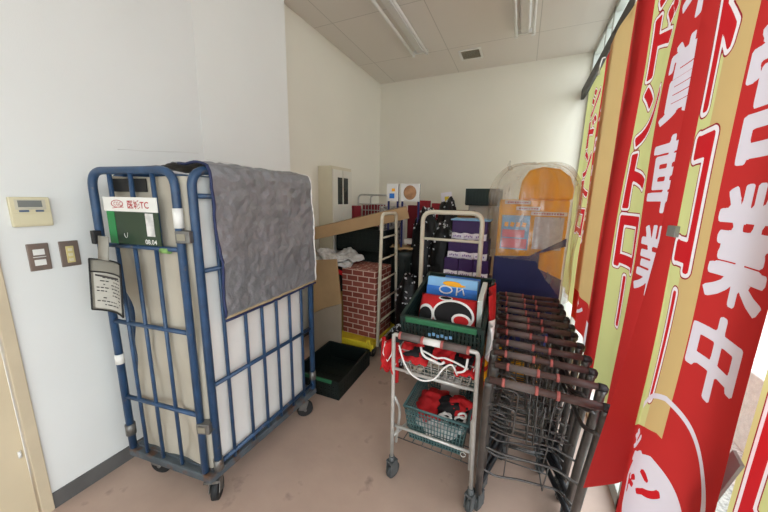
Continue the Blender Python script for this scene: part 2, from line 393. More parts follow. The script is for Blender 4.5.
# ------------------------------------------------------------------ wall fittings
t = thing('wall_controller', 'ivory wall remote controller with a grey screen above the switches', 'controller', (XL, .552, 1.42))
b = MB(); b.bx((0, -.06, -.062), (.018, .06, .062)); b.build('body', M_ivory, t, bevel=.004)
b = MB(); b.bx((.018, -.045, -.045+.055), (.0195, .045, .052)); b.build('bezel', mat('ctrl_bezel', (196, 190, 170), .4), t)
b = MB(); b.bx((.0195, -.036, .02), (.0205, .034, .048)); b.build('screen', M_screen, t)
b = MB(); b.bx((.018, -.036, .0), (.0215, -.008, .008)); b.bx((.018, .012, .0), (.0215, .036, .008)); b.build('button', mat('ctrl_btn', (88, 104, 128), .4), t)
b = MB(); b.bx((.018, -.058, -.055), (.021, .058, -.006)); b.build('flap', M_ivory, t, bevel=.002)
def switch_plate(y, label, two):
    t = thing('switch_plate', label, 'switch', (XL, y, 1.222))
    b = MB(); b.bx((0, -.034, -.06), (.007, .034, .06)); b.build('plate', M_plate, t, bevel=.003)
    if two:
        for z in (.022, -.024):
            b = MB(); b.bx((.007, -.018, z-.013), (.0095, .018, z+.013)); b.build('rocker', M_white, t, bevel=.002)
        b = MB(); b.bx((.007, -.02, -.001), (.009, .02, .002)); b.build('nameplate', M_white, t)
    else:
        b = MB(); b.bx((.007, -.014, -.042), (.010, .014, .036)); b.build('insert', mat('old_ivory', (206, 190, 130), .5), t, bevel=.002)
        for z in (.02, -.004, -.028):
            b = MB(); b.bx((.010, -.008, z-.007), (.012, .008, z+.007)); b.build('button', M_ivory, t, bevel=.001)
    for z in (.053, -.053): b = MB(); b.cyl((.007, 0, z), (.0085, 0, z), .003, 8); b.build('screw', M_steel, t)
switch_plate(.552, 'brown wall plate with two white rocker switches, nearer the door', True)
switch_plate(.652, 'brown wall plate with a yellowed insert, nearer the blue cage', False)

# ------------------------------------------------------------------ roll cage
CX, CY = -1.49, 1.12
cage = thing('roll_cage', 'tall blue tube roll cage on casters beside the left wall', 'roll cage', (CX, CY, 0))
def W(x, y, z): return (x-CX, y-CY, z)
A = Vector((-1.735, .70, 0)); B = Vector((-1.262, .765, 0)); C1 = Vector((-1.212, .80, 0)); C2 = Vector((-1.205, 1.515, 0)); D = Vector((-1.76, 1.50, 0))
def L3(p, z): return W(p.x, p.y, z)
def lerp(a, b, t): return a+(b-a)*t
rt = .0145
# base
b = MB()
b.prism([W(-1.755, .685, 0)[:2], W(-1.215, .755, 0)[:2], W(-1.19, 1.535, 0)[:2], W(-1.78, 1.53, 0)[:2]], 'z', .155, .195)
b.build('base_frame', M_rust, cage, bevel=.006)
b = MB(); b.prism([W(-1.73, .72, 0)[:2], W(-1.235, .785, 0)[:2], W(-1.215, 1.50, 0)[:2], W(-1.75, 1.50, 0)[:2]], 'z', .195, .205); b.build('deck', M_rust, cage)
for (x, y, a) in ((-1.69, .78, .4), (-1.255, .80, 2.2), (-1.265, 1.46, .8), (-1.72, 1.46, .2)):
    M = Matrix.Translation(W(x, y, 0)) @ Matrix.Rotation(a, 4, 'Z')
    b = MB(); b.M = M; b.box((0, 0, .15), (.09, .07, .01)); b.tube([(0, 0, .148), (0, 0, .125)], .018, 12)
    for s in (-1, 1): b.box((.012, s*.024, .092), (.05, .004, .075), ry=R(18))
    b.box((0, 0, .126), (.055, .052, .006)); cf = b.build('caster_fork', M_steel, cage, bevel=.001)
    b = MB(); b.M = M; b.tube([(.022, -.018, .0545), (.022, -.014, .0545), (.022, .014, .0545), (.022, .018, .0545)], [.046, .054, .054, .046], 24); b.build('wheel', M_black, cf)
    b = MB(); b.M = M; b.cyl((.022, -.03, .054), (.022, .03, .054), .009, 10); b.build('hub', M_steel, cf)
# front gate (towards the door)
def u_frame(P, Q, zt, r, name):
    b = MB(); b.tube(round_path([L3(P, .20), L3(P, zt), L3(Q, zt), L3(Q, .20)], .075, 7), r, 12); return b.build(name, M_blue, cage)
ZT = 1.60
u_frame(A, B, ZT, .0165, 'gate_frame')
for z in (1.275, .905, .50):
    b = MB(); b.tube([L3(A, z), L3(B, z+.004)], .0105, 8); b.build('gate_rail', M_blue, cage)
for k, t_ in enumerate((.21, .44, .70)):
    P = lerp(A, B, t_)
    b = MB(); b.tube([L3(P, .20), L3(P, 1.275)], .0085, 8); b.build('gate_bar', M_blue, cage)
    P = lerp(A, B, (.24, .50, .76)[k])
    b = MB(); b.tube([L3(P, 1.275), L3(P, 1.60)], .0095, 8); b.build('gate_bar', M_blue, cage)
# side frame (towards the room) and the hidden wall-side frame
u_frame(C1, C2, 1.605, .0175, 'side_frame')
for z in (1.50, 1.185, .645, .235):
    b = MB(); b.tube([L3(C1, z), L3(C2, z)], .0105, 8); b.build('side_rail', M_blue, cage)
for k in range(1, 7):
    P = lerp(C1, C2, k/6.9+(-.02 if k == 1 else 0))
    b = MB(); b.tube([L3(P, .20), L3(P, 1.6)], .0085, 8); b.build('side_bar', M_blue, cage)
u_frame(Vector((-1.775, .80, 0)), D, 1.605, .0165, 'wall_side_frame')
for z in (1.2, .645):
    b = MB(); b.tube([L3(Vector((-1.775, .80, 0)), z), L3(D, z)], .0105, 8); b.build('wall_side_rail', M_blue, cage)
for k in range(1, 4):
    P = lerp(Vector((-1.775, .80, 0)), D, k/4)
    b = MB(); b.tube([L3(P, .20), L3(P, 1.6)], .0085, 8); b.build('wall_side_bar', M_blue, cage)
u_frame(D, C2, 1.60, .0155, 'far_frame')
# brackets, collars
for z in (1.335, .45):
    b = MB(); b.box(W(-1.238, .773, z), (.062, .045, .05), rz=R(20)); q = b.build('hinge_bracket', M_steel, cage, bevel=.003)
    b = MB(); b.box(W(-1.233, .749, z), (.034, .004, .026), rz=R(20)); b.build('bracket_plate', mat('bracket_face', (150, 144, 128), .5, .4), q)
for P, z in ((A, .31), (C1, .235), (C2, .30)):
    b = MB(); b.tube([L3(P, z-.03), L3(P, z+.03)], .022, 10); b.build('collar', M_steel, cage)
b = MB(); b.tube([L3(B, 1.37), L3(B, 1.45)], .0185, 12); b.build('paper_wrap', M_white, cage)
b = MB(); b.tube([L3(A, .68), L3(A, .73)], .0185, 12); b.build('paper_wrap', M_white, cage)
b = MB(); b.tube([L3(lerp(A, B, .77), 1.272), L3(lerp(A, B, .86), 1.272)], .014, 10); b.build('tape_tag', mat('tape_green', (126, 164, 92), .6), cage)
b = MB(); b.box(L3(lerp(A, B, .02)+Vector((0, -.02, 0)), 1.31), (.03, .03, .06)); b.build('latch', M_black, cage, bevel=.004)

# liner bag inside the cage
lin = thing('cage_liner', 'beige insulated liner bag, window side coloured as lit, standing inside the blue roll cage', 'liner bag', W(CX*2-CX, CY*2-CY, 0))
lin.location = (CX, CY, .205)
def liner():
    x0, x1, y0, y1, h = -1.725-CX, -1.228-CX, .735-CY, 1.49-CY, 1.37
    rr = .045
    loop = []
    for (cx, cy, a0) in ((x1-rr, y0+rr+.045, -90), (x1-rr, y1-rr, 0), (x0+rr, y1-rr, 90), (x0+rr, y0+rr, 180)):
        for k in range(5):
            a = R(a0+k*22.5); loop.append((cx+rr*math.cos(a), cy+rr*math.sin(a)))
    dense = []
    n = len(loop)
    for i in range(n):
        p, q = loop[i], loop[(i+1) % n]; d = math.dist(p, q); m = max(1, int(d/.03))
        for k in range(m): dense.append((p[0]+(q[0]-p[0])*k/m, p[1]+(q[1]-p[1])*k/m))
    n = len(dense); nz = 44; b = MB()
    def fn(u, v):
        i = int(round(u*n)) % n; x, y = dense[i]; z = v*h
        front = y < y0+.12 and x < x1-.03
        side = x > x1-.01
        amp = .014 if side else .055
        d = noise.noise(Vector((x*5, y*5, z*2.2)))*amp + noise.noise(Vector((x*15, y*15, z*6)))*amp*.45
        if v < .04 or v > .97: d = d*.3
        if front: d -= .018*max(0, math.sin((x-x0)*16))**2
        L = math.hypot(x, y); d = min(d, .004)
        sc = 1+(d-.004)/L
        return Vector((x*sc, y*sc, z+.012*noise.noise(Vector((x*6, y*6, 9)))*(v > .95)))
    b.grid(fn, n, nz, mif=lambda u, v: 1 if (lambda p: p[0] > x1-.012)(dense[int(u*n) % n]) else 0)  # faces towards the window take the whiter copy, painting in the window light
    o = b.build('bag_body', [M_liner_shade, M_liner_lit], lin)
    b = MB(); b.grid(lambda u, v: Vector((x0+.02+(x1-x0-.04)*u, y0+.05+(y1-y0-.07)*v, h-.012+.02*noise.noise(Vector((u*4, v*4, 2))))), 14, 20); b.build('bag_lid', M_liner_shade, lin)
    b = MB(); b.box((lerp(A, B, .40).x-CX, .742-CY, 1.335), (.22, .004, .055), rz=R(7.5)); b.build('black_patch', M_black, lin)
liner()

# silver sheet over the side of the cage
sil = thing('silver_cover', 'crumpled silver insulating sheet draped over the top of the blue cage', 'cover', (-1.20, 1.2, 1.62))
def cover(u, v):
    y = .858+u*(1.505-.858)+.006*math.sin(v*9)
    seq = [(-.47, .0), (-.03, .012), (.018, -.004), (.03, -.03), (.036, -.655)]
    L = [0]
    for i in range(4): L.append(L[-1]+math.dist(seq[i], seq[i+1]))
    s = v*L[-1]; i = 0
    while i < 3 and s > L[i+1]: i += 1
    t = (s-L[i])/(L[i+1]-L[i]); x = seq[i][0]+(seq[i+1][0]-seq[i][0])*t; z = seq[i][1]+(seq[i+1][1]-seq[i][1])*t
    d = .012*noise.noise(Vector((u*4, v*7, 0)))+.012*abs(noise.noise(Vector((u*9, v*16, 4))))+.006*abs(noise.noise(Vector((u*21, v*30, 8))))
    if i >= 3: x += .002+d+.004*t; z += -.012*u*0
    else: z += d+.006
    return Vector((x, y-1.2, z+(.03*u if i >= 3 else 0)*t*.6))
b = MB(); b.grid(cover, 80, 120); b.build('sheet', M_silver, sil, solid=.003)
for u_, mm in ((0.0, M_navy), (1.0, M_white)):
    b = MB(); b.tube([cover(u_, v/40) for v in range(10, 41)], .006, 6); b.build('edge_binding', mm, sil)
b = MB(); b.tube([cover(u/20, 1.0) for u in range(21)], .007, 6); b.build('edge_binding', mat('tan_trim', (166, 148, 118), .8), sil)
b = MB(); b.tube([cover(u/20, 1.0)+Vector((0, 0, -.014)) for u in range(21)], .006, 6); b.build('edge_binding', M_navy, sil)

# sign board on the gate
nrm = Vector((B.x-A.x, B.y-A.y, 0)).normalized(); out = Vector((nrm.y, -nrm.x, 0))
P0 = lerp(A, B, .20)
sg = thing('cage_sign', 'dark green sign with a white strip and red lettering on the cage gate', 'sign', (P0.x+out.x*.0135, P0.y+out.y*.0135, 1.29))
def S(x, z, d=0): return tuple(nrm*x+out*d+Vector((0, 0, z)))
def splate(name, x0, x1, z0, z1, d0, d1, m, par):
    b = MB(); vs = [S(x, z, d) for d in (d0, d1) for (x, z) in ((x0, z0), (x1, z0), (x1, z1), (x0, z1))]
    b.add(vs, [(0, 1, 2, 3), (7, 6, 5, 4), (0, 4, 5, 1), (1, 5, 6, 2), (2, 6, 7, 3), (3, 7, 4, 0)]); return b.build(name, m, par)
splate('board', 0, .295, 0, .19, 0, .004, M_green, sg)
splate('green_stripe', 0, .045, 0, .15, .004, .0055, M_green2, sg)
splate('white_strip', -.01, .30, .14, .20, .004, .007, M_white, sg)
splate('sticker', .225, .268, .04, .135, .004, .0055, M_paper, sg)
flat_text('lettering', '医城TC', M_tred, sg, tuple(out*.0078), nrm, (0, 0, 1), .135, .255, .152, .188, .012)
flat_text('number', '08.04', M_twhite, sg, tuple(out*.0058), nrm, (0, 0, 1), .21, .275, .006, .026, .01)
b = MB(); b.tube([Vector(S(.075+.035*math.cos(a/12*6.283), .172+.015*math.sin(a/12*6.283), .0078)) for a in range(12)], .0014, 4, closed=True)
b.tube([S(.045, .153, .0078), S(.075, .157, .0078), S(.11, .158, .0078)], .0014, 4); b.build('emblem', M_tred, sg)
flat_text('emblem_letters', 'CGC', M_tred, sg, tuple(out*.0078), nrm, (0, 0, 1), .055, .10, .164, .180, .0)
b = MB(); b.tube([Vector(S(.10+.01*math.cos(a), .05+.022*math.sin(a), .0055)) for a in [3.3+i*.3 for i in range(11)]], .001, 4); b.build('scribble', M_paper, sg)
# document pouch hanging from the gate
pc = thing('document_pouch', 'clear document pouch with a printed delivery slip hanging on the cage gate', 'pouch', (-1.60, .655, 1.225))
def pouch(u, v, d=0):
    x = -.085+.185*u+.035*v; z = -.215*v-.012*u; y = -.012-.03*v+.02*math.sin(u*3.1)+.03*(u-.5)*.8-d
    return Vector((x, y, z))
b = MB(); b.grid(pouch, 10, 12); b.build('sleeve', mat('pouch_gray', (128, 124, 114), .4), pc, solid=.003)
b = MB(); b.grid(lambda u, v: pouch(.08+u*.84, .26+v*.70, .003), 10, 10); b.build('slip', mat('slip_paper', (178, 174, 164), .7), pc)
b = MB()
for e in ([(0, 0), (1, 0)], [(0, 0), (0, 1)], [(1, 0), (1, 1)], [(0, 1), (1, 1)], [(0, .25), (1, .25)]):
    b.tube([pouch(e[0][0]+(e[1][0]-e[0][0])*k/10, e[0][1]+(e[1][1]-e[0][1])*k/10, .002) for k in range(11)], .0035, 6)
b.build('border', M_black, pc)
b = MB()
for r_ in range(9):
    v = .34+r_*.066; q = random.Random(r_)
    u = .14
    while u < .86:
        w = q.uniform(.04, .13)
        if q.random() < .65: b.add([pouch(u, v, .0045), pouch(min(.88, u+w), v, .0045), pouch(min(.88, u+w), v+.02, .0045), pouch(u, v+.02, .0045)], [(0, 1, 2, 3)])
        u += w+.03
b.add([pouch(.12, .29, .0045), pouch(.85, .29, .0045), pouch(.85, .325, .0045), pouch(.12, .325, .0045)], [(0, 1, 2, 3)])
b.build('print', M_tdark, pc)
b = MB(); b.grid(lambda u, v: Vector((-.04+.08*u, .0-.012*v, .10-.10*v)), 2, 4); b.build('strap', mat('strap_gray', (150, 146, 136), .7), pc, solid=.004)

# ------------------------------------------------------------------ crates and platforms
def lattice_wall(b, p, q, z0, z1, th, n, rows, inward):
    """slatted crate side from p to q; inward = unit vector"""
    p = Vector(p); q = Vector(q); d = q-p; L = d.length; d.normalize(); rz = math.atan2(d.y, d.x)
    mid = (p+q)/2+Vector(inward)*th/2
    b.box((mid.x, mid.y, z1-.011), (L, th*2, .022), rz); b.box((mid.x, mid.y, z0+.011), (L, th, .022), rz)
    for i in range(n+1):
        c = p+d*(L*i/n)*.999+Vector(inward)*th/2; b.box((c.x, c.y, (z0+z1)/2), (.010, th*.8, z1-z0-.02), rz)
    for r_ in range(1, rows+1):
        z = z0+(z1-z0)*r_/(rows+1); b.box((mid.x, mid.y, z), (L, th*.7, .007), rz)
def crate(name, label, loc, rz, w, d, h, m, n=12, rows=4, rx=0, solid=False, group=None, bar=None):
    t = thing(name, label, 'crate', loc, rz, group); t.rotation_euler = (rx, 0, rz)
    b = MB(); b.bx((-w/2, 0, 0), (w/2, d, .008))
    for i in range(7): b.bx((-w/2, d*i/6-.006 if i else 0, -.0), (w/2, min(d, d*i/6+.006), .012))
    b.build('bottom', m, t)
    for nm, p, q, iv in (('front_wall', (-w/2, 0, 0), (w/2, 0, 0), (0, 1, 0)), ('back_wall', (-w/2, d, 0), (w/2, d, 0), (0, -1, 0)),
                       ('side_wall', (-w/2, 0, 0), (-w/2, d, 0), (1, 0, 0)), ('side_wall', (w/2, 0, 0), (w/2, d, 0), (-1, 0, 0))):
        b = MB(); k = n if nm != 'side_wall' else int(n*d/w)
        lattice_wall(b, p, q, .0, h, .009, k, rows, iv)
        if solid:
            m_ = (Vector(p)+Vector(q))/2+Vector(iv)*.006; L = (Vector(q)-Vector(p)).length
            b.box((m_.x, m_.y, h/2), (L, .004, h-.01) if abs(iv[1]) else (.004, L, h-.01))
        b.build(nm, m, t)
    if bar:
        b = MB(); b.bx((-w/2*bar, -.014, h-.026), (w/2*bar, -.003, h+.003)); b.build('handle_bar', M_greenrim, t, bevel=.003)
    return t
crate('folding_crate', 'empty black folding crate with a green bar, alone on the floor by the cage', (-1.33, 1.70, .0), R(2), .42, .54, .155, M_crate, solid=True, bar=.72)

# platform cart with ladder-like side frame
pf = thing('platform_trolley', 'yellow platform trolley with a cream ladder-shaped frame, carrying the brick-patterned boxes', 'trolley', (-1.36, 2.55, 0))
b = MB(); b.prism([(-.30, -.23), (.225, -.245), (.225, .40), (-.30, .40)], 'z', .125, .175); b.bx((-.30, -.26, .11), (.215, -.228, .19)); b.build('deck', M_ydeck, pf, bevel=.006)
b = MB(); b.box((.19, -.262, .20), (.045, .02, .05)); b.build('foot_latch', M_ydeck, pf, bevel=.006)
for (x, y) in ((-.25, -.17), (.17, -.14), (-.25, .33), (.17, .33)):
    b = MB(); b.cyl((x-.018, y, .05), (x+.018, y, .05), .05, 20); b.build('wheel', M_black, pf)
    b = MB()
    for s in (-1, 1): b.box((x+s*.022, y, .085), (.004, .04, .08))
    b.box((x, y, .12), (.06, .06, .01)); b.build('caster_bracket', M_steel, pf)
b = MB(); b.tube(round_path([(.235, -.165, .13), (.243, -.125, 1.375), (.243, .205, 1.375), (.235, .30, .13)], .05, 6), .0155, 10); b.build('ladder_frame', M_cream, pf)
for i in range(6):
    z = .16+i*.2
    t_ = (z-.13)/1.245; b = MB(); b.tube([(.237+.006*t_, -.165+.04*t_, z), (.237+.006*t_, .30-.095*t_, z)], .009, 8); b.build('rung', M_cream, pf)

def boxed(name, label, cat, c, d, rz, m, group=None, bevel=.002):
    b = MB(); b.bx((-d[0]/2, -d[1]/2, 0), (d[0]/2, d[1]/2, d[2])); o = b.build(name, m, None, bevel)
    o.location = c; o.rotation_euler = (0, 0, rz); return tag(o, label, cat, group)
boxed('brick_print_box', 'brick-patterned cardboard box, lower of two stacked on the yellow trolley', 'box', (-1.345, 2.60, .175), (.37, .34, .33), R(-2), M_brick, 'brick-patterned boxes on the yellow trolley')
boxed('brick_print_box', 'brick-patterned cardboard box, upper of two stacked on the yellow trolley', 'box', (-1.350, 2.595, .505), (.37, .34, .345), R(-1), M_brick, 'brick-patterned boxes on the yellow trolley')
# items left of the brick boxes
boxed('book_stack_box', 'yellow-edged upright panel between the pale board and brick boxes', 'panel', (-1.585, 2.45, .175), (.06, .10, .40), 0, mat('mustard', (150, 122, 56), .7))
boxed('black_box', 'black box behind the leaning cardboard, beneath the crumpled newspapers', 'box', (-1.72, 2.62, 0), (.26, .26, .80), 0, M_crate)
b = MB()
def newsfn(sd):
    def fn(u, v):
        return Vector(((u-.5)*.40, (v-.5)*.34, .075+.055*noise.noise(Vector((u*3, v*3, sd)))+.03*noise.noise(Vector((u*8, v*8, sd)))))
    return fn
for k, (x, y, z) in enumerate(((-1.70, 2.54, .80), (-1.66, 2.58, .855))):
    b = MB(); b.grid(newsfn(k*5), 20, 20); o = b.build('newspaper', M_paper, None, solid=.012); o.location = (x, y, z); o.rotation_euler = (R(8), 0, R(20+30*k))
    tag(o, ['crumpled grey newspaper, lower of two on the black box by the locker', 'crumpled grey newspaper, upper of two on the black box by the locker'][k], 'newspaper', 'newspapers by the locker')
b = MB(); b.grid(lambda u, v: Vector((-.10+.2*u, -.02+.01*math.sin(u*9), .03*math.sin(u*4)-.045*v)), 12, 4); o = b.build('red_ribbon', M_red, None, solid=.006); o.location = (-1.58, 2.46, .79)
tag(o, 'strip of red cloth hanging under the newspapers beside the brick boxes', 'cloth')
# leaning cardboard pieces
def leaning(name, label, pts, y, m, tilt=.0):
    b = MB(); b.prism(pts, 'y', 0, .018); o = b.build(name, m, None, .002); o.location = (0, y, 0); return tag(o, label, 'cardboard')
leaning('cardboard_sheet', 'brown cardboard sheet standing behind the blue cage, taller of the two', [(-1.78, .0), (-1.46, .0), (-1.455, .56), (-1.50, .955), (-1.76, .92)], 2.265, M_card)
leaning('cardboard_sheet', 'pale cardboard sheet standing in front of the brown one near the black crate', [(-1.80, .0), (-1.44, .0), (-1.435, .545), (-1.62, .47), (-1.78, .385)], 2.235, M_card2)

# dark crates stacked behind, with the long cardboard beam lying across
for (x, y, z, w, d, h, lab) in ((-1.50, 2.95, 0, .52, .36, .33, 'dark green folding crate, bottom of the stack behind the brick-patterned boxes'),
                        (-1.50, 2.95, .332, .52, .36, .33, 'dark green folding crate, second from the floor behind the brick-patterned boxes'),
                        (-1.50, 2.95, .664, .52, .36, .28, 'dark green folding crate, third from the floor behind the brick-patterned boxes'),
                        (-1.52, 2.93, .946, .58, .40, .245, 'dark green folding crate on top of the stack under the long cardboard carton')):
    crate('stacked_crate', lab, (x, y-.18, z), 0, w, d, h, M_crate, 12, 4, 0, True, 'dark crates stacked by the locker')
bm_ = thing('long_carton', 'long narrow cardboard carton lying across the dark crate stack', 'carton', (-1.53, 2.68, 1.255))
b = MB(); b.box((.02, 0.01, 0), (1.04, .13, .12), rz=R(22), ry=R(-14)); b.build('carton_body', M_card, bm_, .003)
b = MB(); b.box((0.005, .004, .0630), (1.04, .05, .002), rz=R(22), ry=R(-14)); b.build('packing_tape', mat('brown_tape', (158, 128, 84), .35), bm_)

# dark bin with a cardboard top
bn = thing('waste_bin', 'round dark bin with cardboard on top behind the ladder-shaped frame', 'bin', (-1.08, 2.96, 0))
b = MB(); b.tube([(0, 0, 0), (0, 0, .01), (0, 0, .93), (0, 0, .98), (0, 0, .985)], [.12, .135, .168, .176, .165], 28)
b.build('bin_body', M_crate, bn)
b = MB()
for i in range(20):
    a = i*math.pi/10; b.tube([(.139*math.cos(a), .139*math.sin(a), .05), (.168*math.cos(a), .168*math.sin(a), .90)], .005, 5)
b.build('ribs', M_crate, bn)
b = MB(); b.grid(lambda u, v: Vector(((u-.5)*.30, (v-.5)*.20, 1.02+.03*noise.noise(Vector((u*4, v*4, 0))))), 10, 8); o = b.build('torn_cardboard', M_card, None, solid=.02); o.location = (-1.07, 2.95, -.01); tag(o, 'crumpled brown cardboard lying on the round dark bin', 'cardboard')

# ------------------------------------------------------------------ locker
lk = thing('steel_locker', 'tall cream steel locker with two dark windows against the far left wall', 'locker', (-1.95, 2.95, 0))
b = MB(); b.bx((-.09, -.205, 0), (.085, .205, 1.845)); b.build('body', mat('locker_cream', (206, 196, 170), .5, var=.02), lk, bevel=.003)
for s in (-1, 1):
    b = MB(); b.bx((.086, s*.1-.095, .06), (.098, s*.1+.095, 1.81)); dr = b.build('door', mat('locker_door', (216, 212, 198), .5, var=.02), lk, bevel=.003)
    b = MB(); b.bx((.098, s*.06-.045, 1.44), (.101, s*.06+.045, 1.73)); b.build('window_pane', mat('smoked_glass', (42, 46, 44), .2), dr)
b = MB(); b.bx((.098, -.035, 1.04), (.112, -.022, 1.16)); b.build('handle', M_steel, dr)

# ------------------------------------------------------------------ behind: rack, stands, boxes
rk = thing('wire_rack', 'grey wire rack with round-cornered ends near the back wall', 'rack', (-1.78, 3.75, 0))
for y in (-.18, .18):
    b = MB(); b.tube(round_path([(-.22, y, 0), (-.22, y, 1.56), (.22, y, 1.56), (.22, y, 0)], .06), .012, 8); b.build('end_frame', M_chrome, rk)
for z in (.2, .7, 1.05, 1.36):
    b = MB()
    for i in range(9): b.tube([(-.22, -.18+i*.045, z), (.22, -.18+i*.045, z)], .004, 5)
    for x in (-.22, .22): b.tube([(x, -.18, z), (x, .18, z)], .006, 5)
    b.build('shelf', M_chrome, rk)
b = MB()
for i in range(10): b.tube([(-.2+i*.044, -.18, 1.05), (-.2+i*.044, -.18, 1.44)], .004, 5)
b.tube([(-.22, -.18, 1.44), (.22, -.18, 1.44)], .006, 5); b.build('guard_bars', M_chrome, rk)
for k, (x, lab) in enumerate(((-1.93, 'dark red carton on the wire rack, leftmost of four'), (-1.815, 'dark red carton on the wire rack, second from the left'), (-1.70, 'dark red carton on the wire rack, third from the left'), (-1.61, 'dark red carton on the wire rack, rightmost of four'))):
    boxed('maroon_carton', lab, 'carton', (x, 3.75, 1.063), (.085, .22, .36+.02*(k % 2)), 0, M_maroon, 'red cartons on the wire rack')
boxed('red_display_box', 'dark red box with a pale side beside the locker and wire rack', 'box', (-2.00+.07, 3.30, .0), (.13, .2, 1.42), 0, M_maroon)
# panel stands on navy posts
def stand(x, y, w, label, kind):
    t = thing('display_stand', label, 'stand', (x, y, 0))
    for s in (-1, 1):
        b = MB(); b.tube([(s*(w/2-.012), .01, .02), (s*(w/2-.012), .01, 1.66)], .012, 8); b.build('post', M_navyp, t)
        b = MB(); b.box((s*(w/2-.012), .01, .012), (.03, .26, .024)); b.build('foot', M_navyp, t, bevel=.003)
    b = MB(); b.box((0, -.008, 1.575), (w, .014, .175)); p = b.build('panel', M_white, t, bevel=.002)
    if kind:
        b = MB(); b.ellipsoid((0.0, -.016, 1.575), (.068, .006, .072), 20, 10); b.build('brown_disc', mat('tan_disc', (172, 128, 92), .7, var=.2, vs=20), p)
    else:
        b = MB(); b.box((.01, -.016, 1.60), (.035, .002, .03)); b.build('yellow_patch', M_yel, p)
        b = MB(); b.box((-.005, -.016, 1.54), (.055, .002, .05)); b.build('blue_patch', M_tblue, p)
stand(-1.218, 2.90, .125, 'narrow white panel with yellow and blue patches on navy posts', 0)
stand(-1.035, 2.92, .20, 'wide white panel with a round tan patch on navy posts', 1)
boxed('patterned_pack', 'white pack with dark stripes lying behind the long carton end', 'pack', (-1.33, 3.12, 0), (.2, .2, 1.43), 0, mat('striped_pack', (214, 206, 198), .6, var=0, vs=30, rgb2=(70, 60, 58)))
for k, (x, y, z, c) in enumerate(((-1.05, 3.45, 0, (150, 30, 40)), (-.90, 3.55, 0, (168, 40, 48)), (-1.18, 3.5, 0, (128, 24, 36)))):
    boxed('tall_red_carton', ['tall red carton standing behind the wide white panel stand', 'tall bright red carton rightmost behind the dark bags', 'tall dark red carton behind the narrow white panel stand'][k], 'carton', (x, y, z), (.13, .13, 1.50-.03*k), 0, mat('red_carton_%d' % k, c, .6))
# black bags with white specks
def bag(x, y, r, h, label, sd):
    t = thing('black_sack', label, 'sack', (x, y, 0), 0, 'black sacks heaped in the back corner')
    b = MB(); b.ellipsoid((0, 0, h/2), (r, r*.9, h/2), 34, 22, .12, 3.0, sd); o = b.build('sack', M_bagk, t)
    q = random.Random(sd); s = MB()
    me = o.data; ps = [p for p in me.polygons if p.center.z > h*.15]
    for p in q.sample(ps, 80):
        c = p.center+p.normal*.003; rr = q.uniform(.005, .015)
        s.box(c, (rr*1.6, .004, rr*1.3), rz=q.uniform(-1, 1), rx=q.uniform(-.6, .6))
    k = s.build('white_specks', M_speck, t); k['kind'] = 'stuff'
for i, (x, y, r, h, lab) in enumerate(((-.86, 2.95, .17, 1.42, 'tall black sack with white specks left of the cream hand-truck frame'), (-.66, 2.85, .15, 1.30, 'black sack with white specks seen through the cream hand-truck frame'),
        (-.90, 2.62, .14, .82, 'low black sack with white specks nearest the cream hand-truck frame'), (-.72, 3.25, .16, 1.52, 'tallest black sack with white specks, near the back wall'), (-.97, 3.22, .14, 1.40, 'black sack with white specks behind the round bin'),
        (-.88, 2.33, .11, .40, 'short black sack on the floor near the ladder-shaped frame'))): bag(x, y, r, h, lab, i+2)
# loose things seen over the dark crates
for k, (x, y, z, d, c, n_, lab) in enumerate(((-1.03, 2.93, 1.055, (.10, .07, .05), (196, 186, 176), 'small_pack', 'small pale pack lying on the round dark bin'), (-.93, 3.60, 0, (.22, .16, 1.30), (120, 40, 42), 'dark_red_carton', 'dark red carton behind the black sacks near the back wall'),
        (-1.40, 3.42, 0, (.24, .2, 1.46), (224, 214, 208), 'pale_carton', 'pale upright carton behind the narrow white panel stand'), (-.50, 3.86, 0, (.16, .12, 1.56), (176, 172, 160), 'grey_carton', 'tall grey carton at the back wall left of the black tray crate'))):
    boxed(n_, lab, 'box', (x, y, z), d, .2*k, mat('loose_%d' % k, c, .7))
# brown shelf with boxes, small yellow sign, black crate on stack
boxed('brown_carton', 'brown cardboard carton, lower of two behind the cream frame', 'carton', (-.62, 3.50, 0), (.3, .3, .95), 0, M_brown)
boxed('brown_carton', 'brown cardboard carton, upper of two behind the cream frame', 'carton', (-.60, 3.48, .95), (.28, .26, .45), R(4), M_brown)
ps = thing('price_card', 'small white card with a yellow patch standing on a thin post at the back', 'card', (-.79, 3.48, 0))
b = MB(); b.tube([(0, .02, 0), (0, .02, 1.45)], .008, 6); b.box((0, .02, .008), (.10, .14, .016)); b.build('post', M_white, ps)
b = MB(); b.box((0, 0, 1.515), (.12, .006, .165), rz=R(8), ry=R(-8)); b.build('card', M_label, ps)
b = MB(); b.box((.008, -.008, 1.50), (.05, .004, .10), rz=R(8), ry=R(-8)); b.build('yellow_patch', mat('card_yellow', (222, 196, 40), .5), ps)
boxed('white_carton', 'white carton behind the purple boxes, under the black tray crate', 'carton', (-.36, 3.62, 0), (.34, .3, 1.455), 0, mat('white_carton', (190, 188, 182), .7))
crate('tray_crate', 'black tray crate on top of the white carton by the bagged machine', (-.40, 3.42, 1.457), R(-4), .34, .3, .18, M_crate2, 10, 3, 0, True)
b = MB(); b.tube(round_path([(0, 0, 0), (0, 0, 1.56), (.10, 0, 1.56), (.10, 0, 1.50)], .03), .008, 8); o = b.build('hook_pole', M_steel); o.location = (-.72+.16, 3.68, 0); tag(o, 'thin grey hooked pole standing left of the black tray crate', 'pole')

